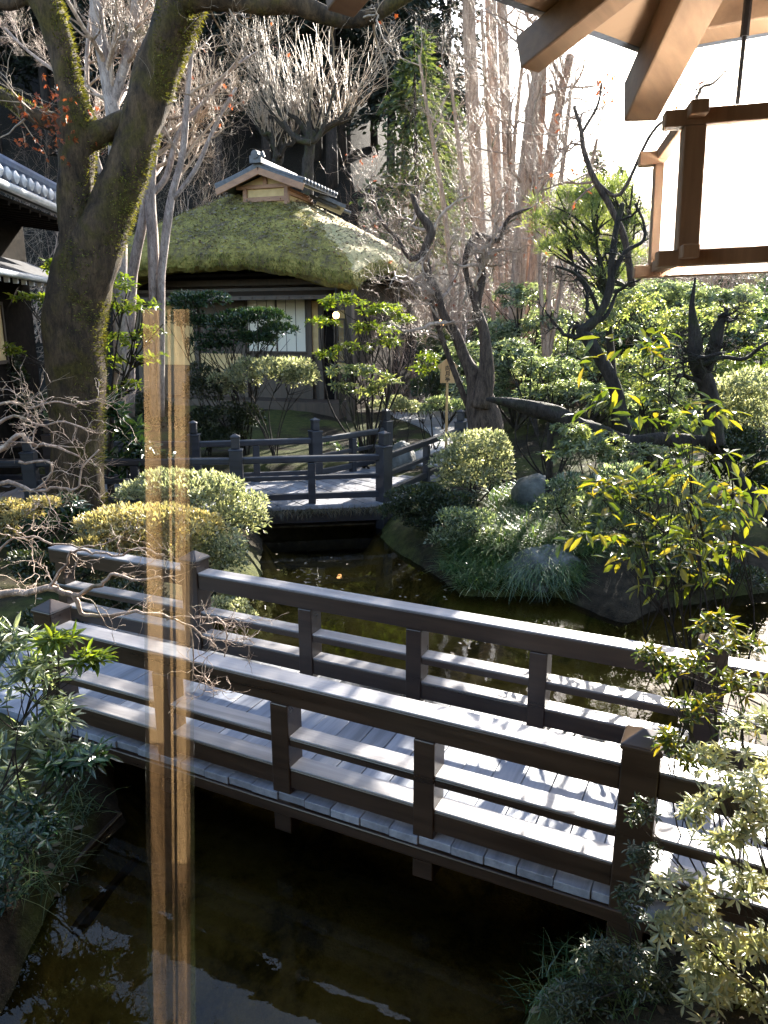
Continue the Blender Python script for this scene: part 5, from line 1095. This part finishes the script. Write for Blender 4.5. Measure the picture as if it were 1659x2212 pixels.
# big yellowing leaves arching in from the right
yl = shrub('yellowing_sapling', 'tall sapling with large yellowing leaves over the water at the right', 'sapling', 7.0, [(1400, 880, 170, 130), (1500, 900, 120, 110), (1460, 1010, 230, 110), (1560, 1090, 170, 100), (1380, 1090, 150, 90), (1470, 1150, 220, 90), (1590, 1190, 130, 80), (1540, 1260, 160, 70), (1420, 1230, 150, 70), (1290, 1050, 60, 60), (1320, 1160, 60, 50), (1360, 770, 110, 100)], M['yellowing'], .20, .062, .36, 'spray', base=(1530, 1420), seed=132, stem=M['dark_bark'], sr=.016, k=7)
shrub('foreground_azalea', 'sunlit azalea sprays leaning over the deck at the right edge', 'shrub', 2.95, [(1620, 1560, 110, 90), (1640, 1660, 100, 90), (1550, 1640, 110, 70), (1500, 1760, 90, 60)], M['azalea_pale'], .058, .018, .5, 'whorl', base=(1680, 2200), seed=158, sr=.007, per=6, k=8)
shrub('ground_shrub', 'dark leafy shrub along the waterline left of the boulder', 'shrub', 10.6, [(1010, 1120, 150, 70), (1060, 1170, 120, 60), (960, 1160, 110, 50)], M['blue_leaf'], .065, .025, .8, base=(1010, 1190), seed=138, k=12)
# sedge and grasses
def grass(name, label, polys, n, L, m, seed, W=.012, droop=.7, sp=.5):
    r = np.random.default_rng(seed); P = []
    for (x0, y0), (x1, y1), k in polys:
        for q in range(k): P.append(hit(r.uniform(x0, x1), r.uniform(y0, y1)))
    P = np.array(P); P = np.repeat(P, n, 0) + r.normal(0, .05, (len(P)*n, 3))*np.array([1, 1, .15]); k = len(P)
    mb = MB(); mb.blades(P, np.stack([r.normal(0, sp, k), r.normal(-.1, sp, k), np.full(k, .8)], -1), L*r.uniform(.5, 1.2, k), W, droop)
    o = mb.build(name, m); o['kind'] = 'stuff'; return o
grass('sedge_grass', '', [((1060, 1060), (1330, 1130), 130), ((1090, 1120), (1290, 1200), 120), ((1000, 1130), (1120, 1190), 50)], 34, .5, M['grass'], 141, .014)
grass('shore_grass', '', [((960, 1170), (1080, 1240), 50), ((1000, 1225), (1260, 1275), 60)], 34, .36, M['grass'], 142, .012)
grass('path_grass', '', [((830, 960), (900, 1000), 16), ((700, 960), (800, 1000), 10)], 26, .4, M['grass'], 143, .02)
# dry grass skirt of the pond boulder
rk_c = np.array([p_[0] if False else at(1165, 1235, 9.9)[0], 10.0, -.45]); r = np.random.default_rng(144); n = 1100; a = r.uniform(0, 6.283, n); q = r.uniform(.55, 1.05, n)
pos = rk_c + np.stack([np.cos(a)*.74*q, np.sin(a)*.56*q - .06, .40*np.sqrt(np.clip(1-q*q*.85, 0, 1)) + .02], -1)
mb = MB(); mb.blades(pos, np.stack([np.cos(a) + r.normal(0, .5, n), np.sin(a) + r.normal(0, .5, n), r.normal(.3, .4, n)], -1), r.uniform(.08, .24, n), .009, 1.3); o = mb.build('boulder_grass', M['grass']); o['kind'] = 'stuff'

# ------------------------------------------------------------------ foreground plants
shrub('lance_leaf_shrub', 'blue green long leaved shrub at the left beside the bridge end', 'shrub', 4.3, [(40, 1400, 130, 110), (110, 1450, 120, 80), (60, 1500, 170, 110), (130, 1550, 130, 100), (50, 1610, 150, 120), (140, 1630, 100, 70), (30, 1700, 110, 90)], M['blue_leaf'], .12, .030, .55, 'whorl', base=(30, 1850), seed=151, sr=.012, per=6)
shrub('lime_sprig', 'bright lime green sprigs rising from the left long leaved shrub', 'sprig', 4.15, [(125, 1385, 70, 44), (195, 1425, 80, 40)], M['lime'], .10, .030, .16, 'whorl', base=(90, 1750), seed=152, sr=.008, per=5, k=4)
shrub('ground_fern', 'low dark leafy plants on the bank at the lower left corner', 'plant', 3.6, [(40, 1830, 140, 90), (10, 1930, 110, 90), (110, 1790, 90, 50), (20, 2050, 90, 80)], M['gloss'], .07, .022, .5, 'whorl', base=(20, 2000), seed=159, sr=.006, per=5, k=7)
shrub('shade_sprig', 'dark leaf sprig over the water at the lower left', 'sprig', 4.0, [(180, 1632, 90, 46), (130, 1660, 80, 60), (60, 1760, 120, 60)], M['gloss'], .11, .034, .45, 'whorl', base=(30, 1860), seed=153, sr=.01, per=5, k=5)
shrub('foreground_azalea', 'sunlit pale flowering leaved azalea filling the lower right corner', 'shrub', 2.75, [(1570, 1700, 170, 110), (1640, 1780, 130, 120), (1560, 1830, 130, 90), (1490, 1930, 160, 100), (1600, 1930, 150, 120), (1470, 2020, 130, 90), (1560, 2060, 170, 120), (1640, 2050, 100, 120), (1520, 2150, 180, 100), (1630, 2160, 110, 90)], M['azalea_pale'], .062, .019, .6, 'whorl', base=(1640, 2300), seed=154, sr=.008, per=6, k=8)
shrub('yellowing_azalea', 'tall thin azalea with orange yellow leaves over the right bridge post', 'shrub', 3.3, [(1490, 1440, 130, 90), (1570, 1400, 130, 90), (1600, 1480, 120, 90), (1500, 1530, 130, 80), (1580, 1570, 130, 80), (1410, 1420, 70, 50), (1540, 1350, 90, 60), (1450, 1600, 80, 50), (1520, 1650, 110, 60)], M['yellowing'], .060, .018, .30, 'whorl', base=(1580, 2100), seed=155, sr=.008, per=5, k=7, stem=M['dark_bark'])
shrub('shade_azalea', 'dark small leaved bush growing over the foot of the right bridge post', 'shrub', 2.95, [(1385, 1760, 70, 90), (1390, 1850, 80, 100), (1375, 1950, 90, 110), (1330, 2080, 150, 110), (1420, 2110, 110, 130), (1260, 2170, 150, 80)], M['azalea_dark'], .04, .014, .6, 'whorl', base=(1400, 2250), seed=156, sr=.008, per=5)
grass('bank_grass', '', [((1150, 2080), (1420, 2200), 40), ((1250, 1980), (1400, 2100), 14)], 12, .34, M['grass'], 157, .006, .7)
grass('left_bank_grass', '', [((-20, 1750), (120, 1930), 40), ((100, 1700), (200, 1800), 12)], 12, .3, M['grass'], 158, .006, .9)
def litter(name, n, polys, L, seed, lift=.012, water=False):
    r = np.random.default_rng(seed); P = []
    for (x0, y0), (x1, y1), k in polys:
        for q in range(k): P.append(onz(r.uniform(x0, x1), r.uniform(y0, y1), WZ + .004) if water else hit(r.uniform(x0, x1), r.uniform(y0, y1)) + UZ*lift)
    P = np.array(P); k = len(P); mb = MB(); d = r.normal(0, 1, (k, 3))*np.array([1, 1, .12 if not water else .0]); mb.leaves(P, d, UZ + r.normal(0, .25 if not water else .03, (k, 3)), L*r.uniform(.6, 1.3, k), L*.6, fold=.05)
    o = mb.build(name, M['litter']); o['kind'] = 'stuff'; return o
litter('fallen_leaves', 1, [((-20, 1700), (180, 1950), 260), ((0, 1230), (350, 1330), 150), ((1000, 1000), (1300, 1060), 160), ((1150, 2000), (1500, 2212), 160)], .065, 161)
litter('floating_leaves', 1, [((590, 1190), (760, 1290), 22), ((640, 1230), (700, 1260), 14), ((980, 1360), (1060, 1420), 8), ((860, 1200), (1000, 1300), 16)], .07, 162, water=True)

# ------------------------------------------------------------------ bare maple boughs reaching in from the left
def bough(label, paths, Y, seed, spawn, L, m):
    r = np.random.default_rng(seed); PP = [(P, R_*.58) for P, R_ in (pxpath(p, Y, 4) for p in paths)]; b = PP[0][0][0]; t = thing('bare_bough', label, 'branch', b)
    mb = MB()
    for P, R_ in PP: mb.tube(P + r.normal(0, .006, P.shape), R_, 9, True, .12, r)
    mb.build('bough', m, t, smooth=True); out = [[] for _ in range(3)]; tips = []
    prm = [dict(seg=8, gn=.38, up=-.01, ch=3, ang=45, lr=.6, tap=.6), dict(seg=6, gn=.35, up=-.01, ch=2.2, ang=42, lr=.62), dict(seg=4, gn=.25, ch=0)]
    for P, R_ in PP:
        for k in range(spawn):
            i = r.integers(len(P)//4, len(P)); grow(out, tips, r, P[i], np.array([r.normal(.55, .5), r.normal(-.1, .5), r.normal(-.12, .5)]), L*r.uniform(.4, 1.1), max(min(R_[i]*.5, .006), .0035), 0, prm)
    mb = MB(); limbs_to(mb, out[0], 5); limbs_to(mb, out[1], 4); limbs_to(mb, out[2], 3); mb.build('twigs', m, t, smooth=True); return t
bough('bare lichen covered maple bough drooping across the near bridge', [
    [(-60, 1290, 34), (40, 1280, 28), (105, 1272, 26), (160, 1290, 20), (185, 1330, 14), (240, 1328, 13), (310, 1322, 11), (380, 1340, 9), (440, 1375, 8), (470, 1400, 6)],
    [(160, 1285, 16), (215, 1262, 16), (245, 1240, 12), (300, 1255, 10), (350, 1245, 8)],
    [(100, 1275, 14), (140, 1225, 11), (160, 1190, 9), (200, 1195, 9), (255, 1200, 8), (300, 1185, 7), (350, 1200, 6)],
    [(-30, 1240, 9), (15, 1170, 8), (70, 1160, 8), (130, 1178, 7), (200, 1182, 7)],
    [(360, 1340, 7), (420, 1330, 6), (480, 1340, 6), (490, 1375, 5), (485, 1420, 4)],
    [(410, 1350, 6), (420, 1400, 5), (418, 1450, 5), (440, 1480, 4)]], 4.1, 171, 4, .36, M['twig_white'])
bough('tangled bare maple bough in front of the mossy trunk at the left', [
    [(-60, 1000, 26), (10, 965, 22), (42, 940, 18), (70, 960, 14), (120, 965, 10), (170, 985, 8)],
    [(-60, 1050, 18), (20, 1040, 15), (80, 1062, 12), (120, 1052, 10), (165, 1055, 8), (180, 1010, 6), (215, 970, 5)],
    [(-40, 880, 12), (20, 870, 10), (70, 880, 8), (120, 865, 7), (165, 880, 5)],
    [(-40, 930, 14), (30, 900, 11), (80, 920, 8), (140, 910, 7), (200, 935, 5)],
    [(40, 1000, 10), (110, 1000, 8), (90, 1050, 6), (40, 1060, 5)]], 5.6, 172, 5, .42, M['twig_white'])
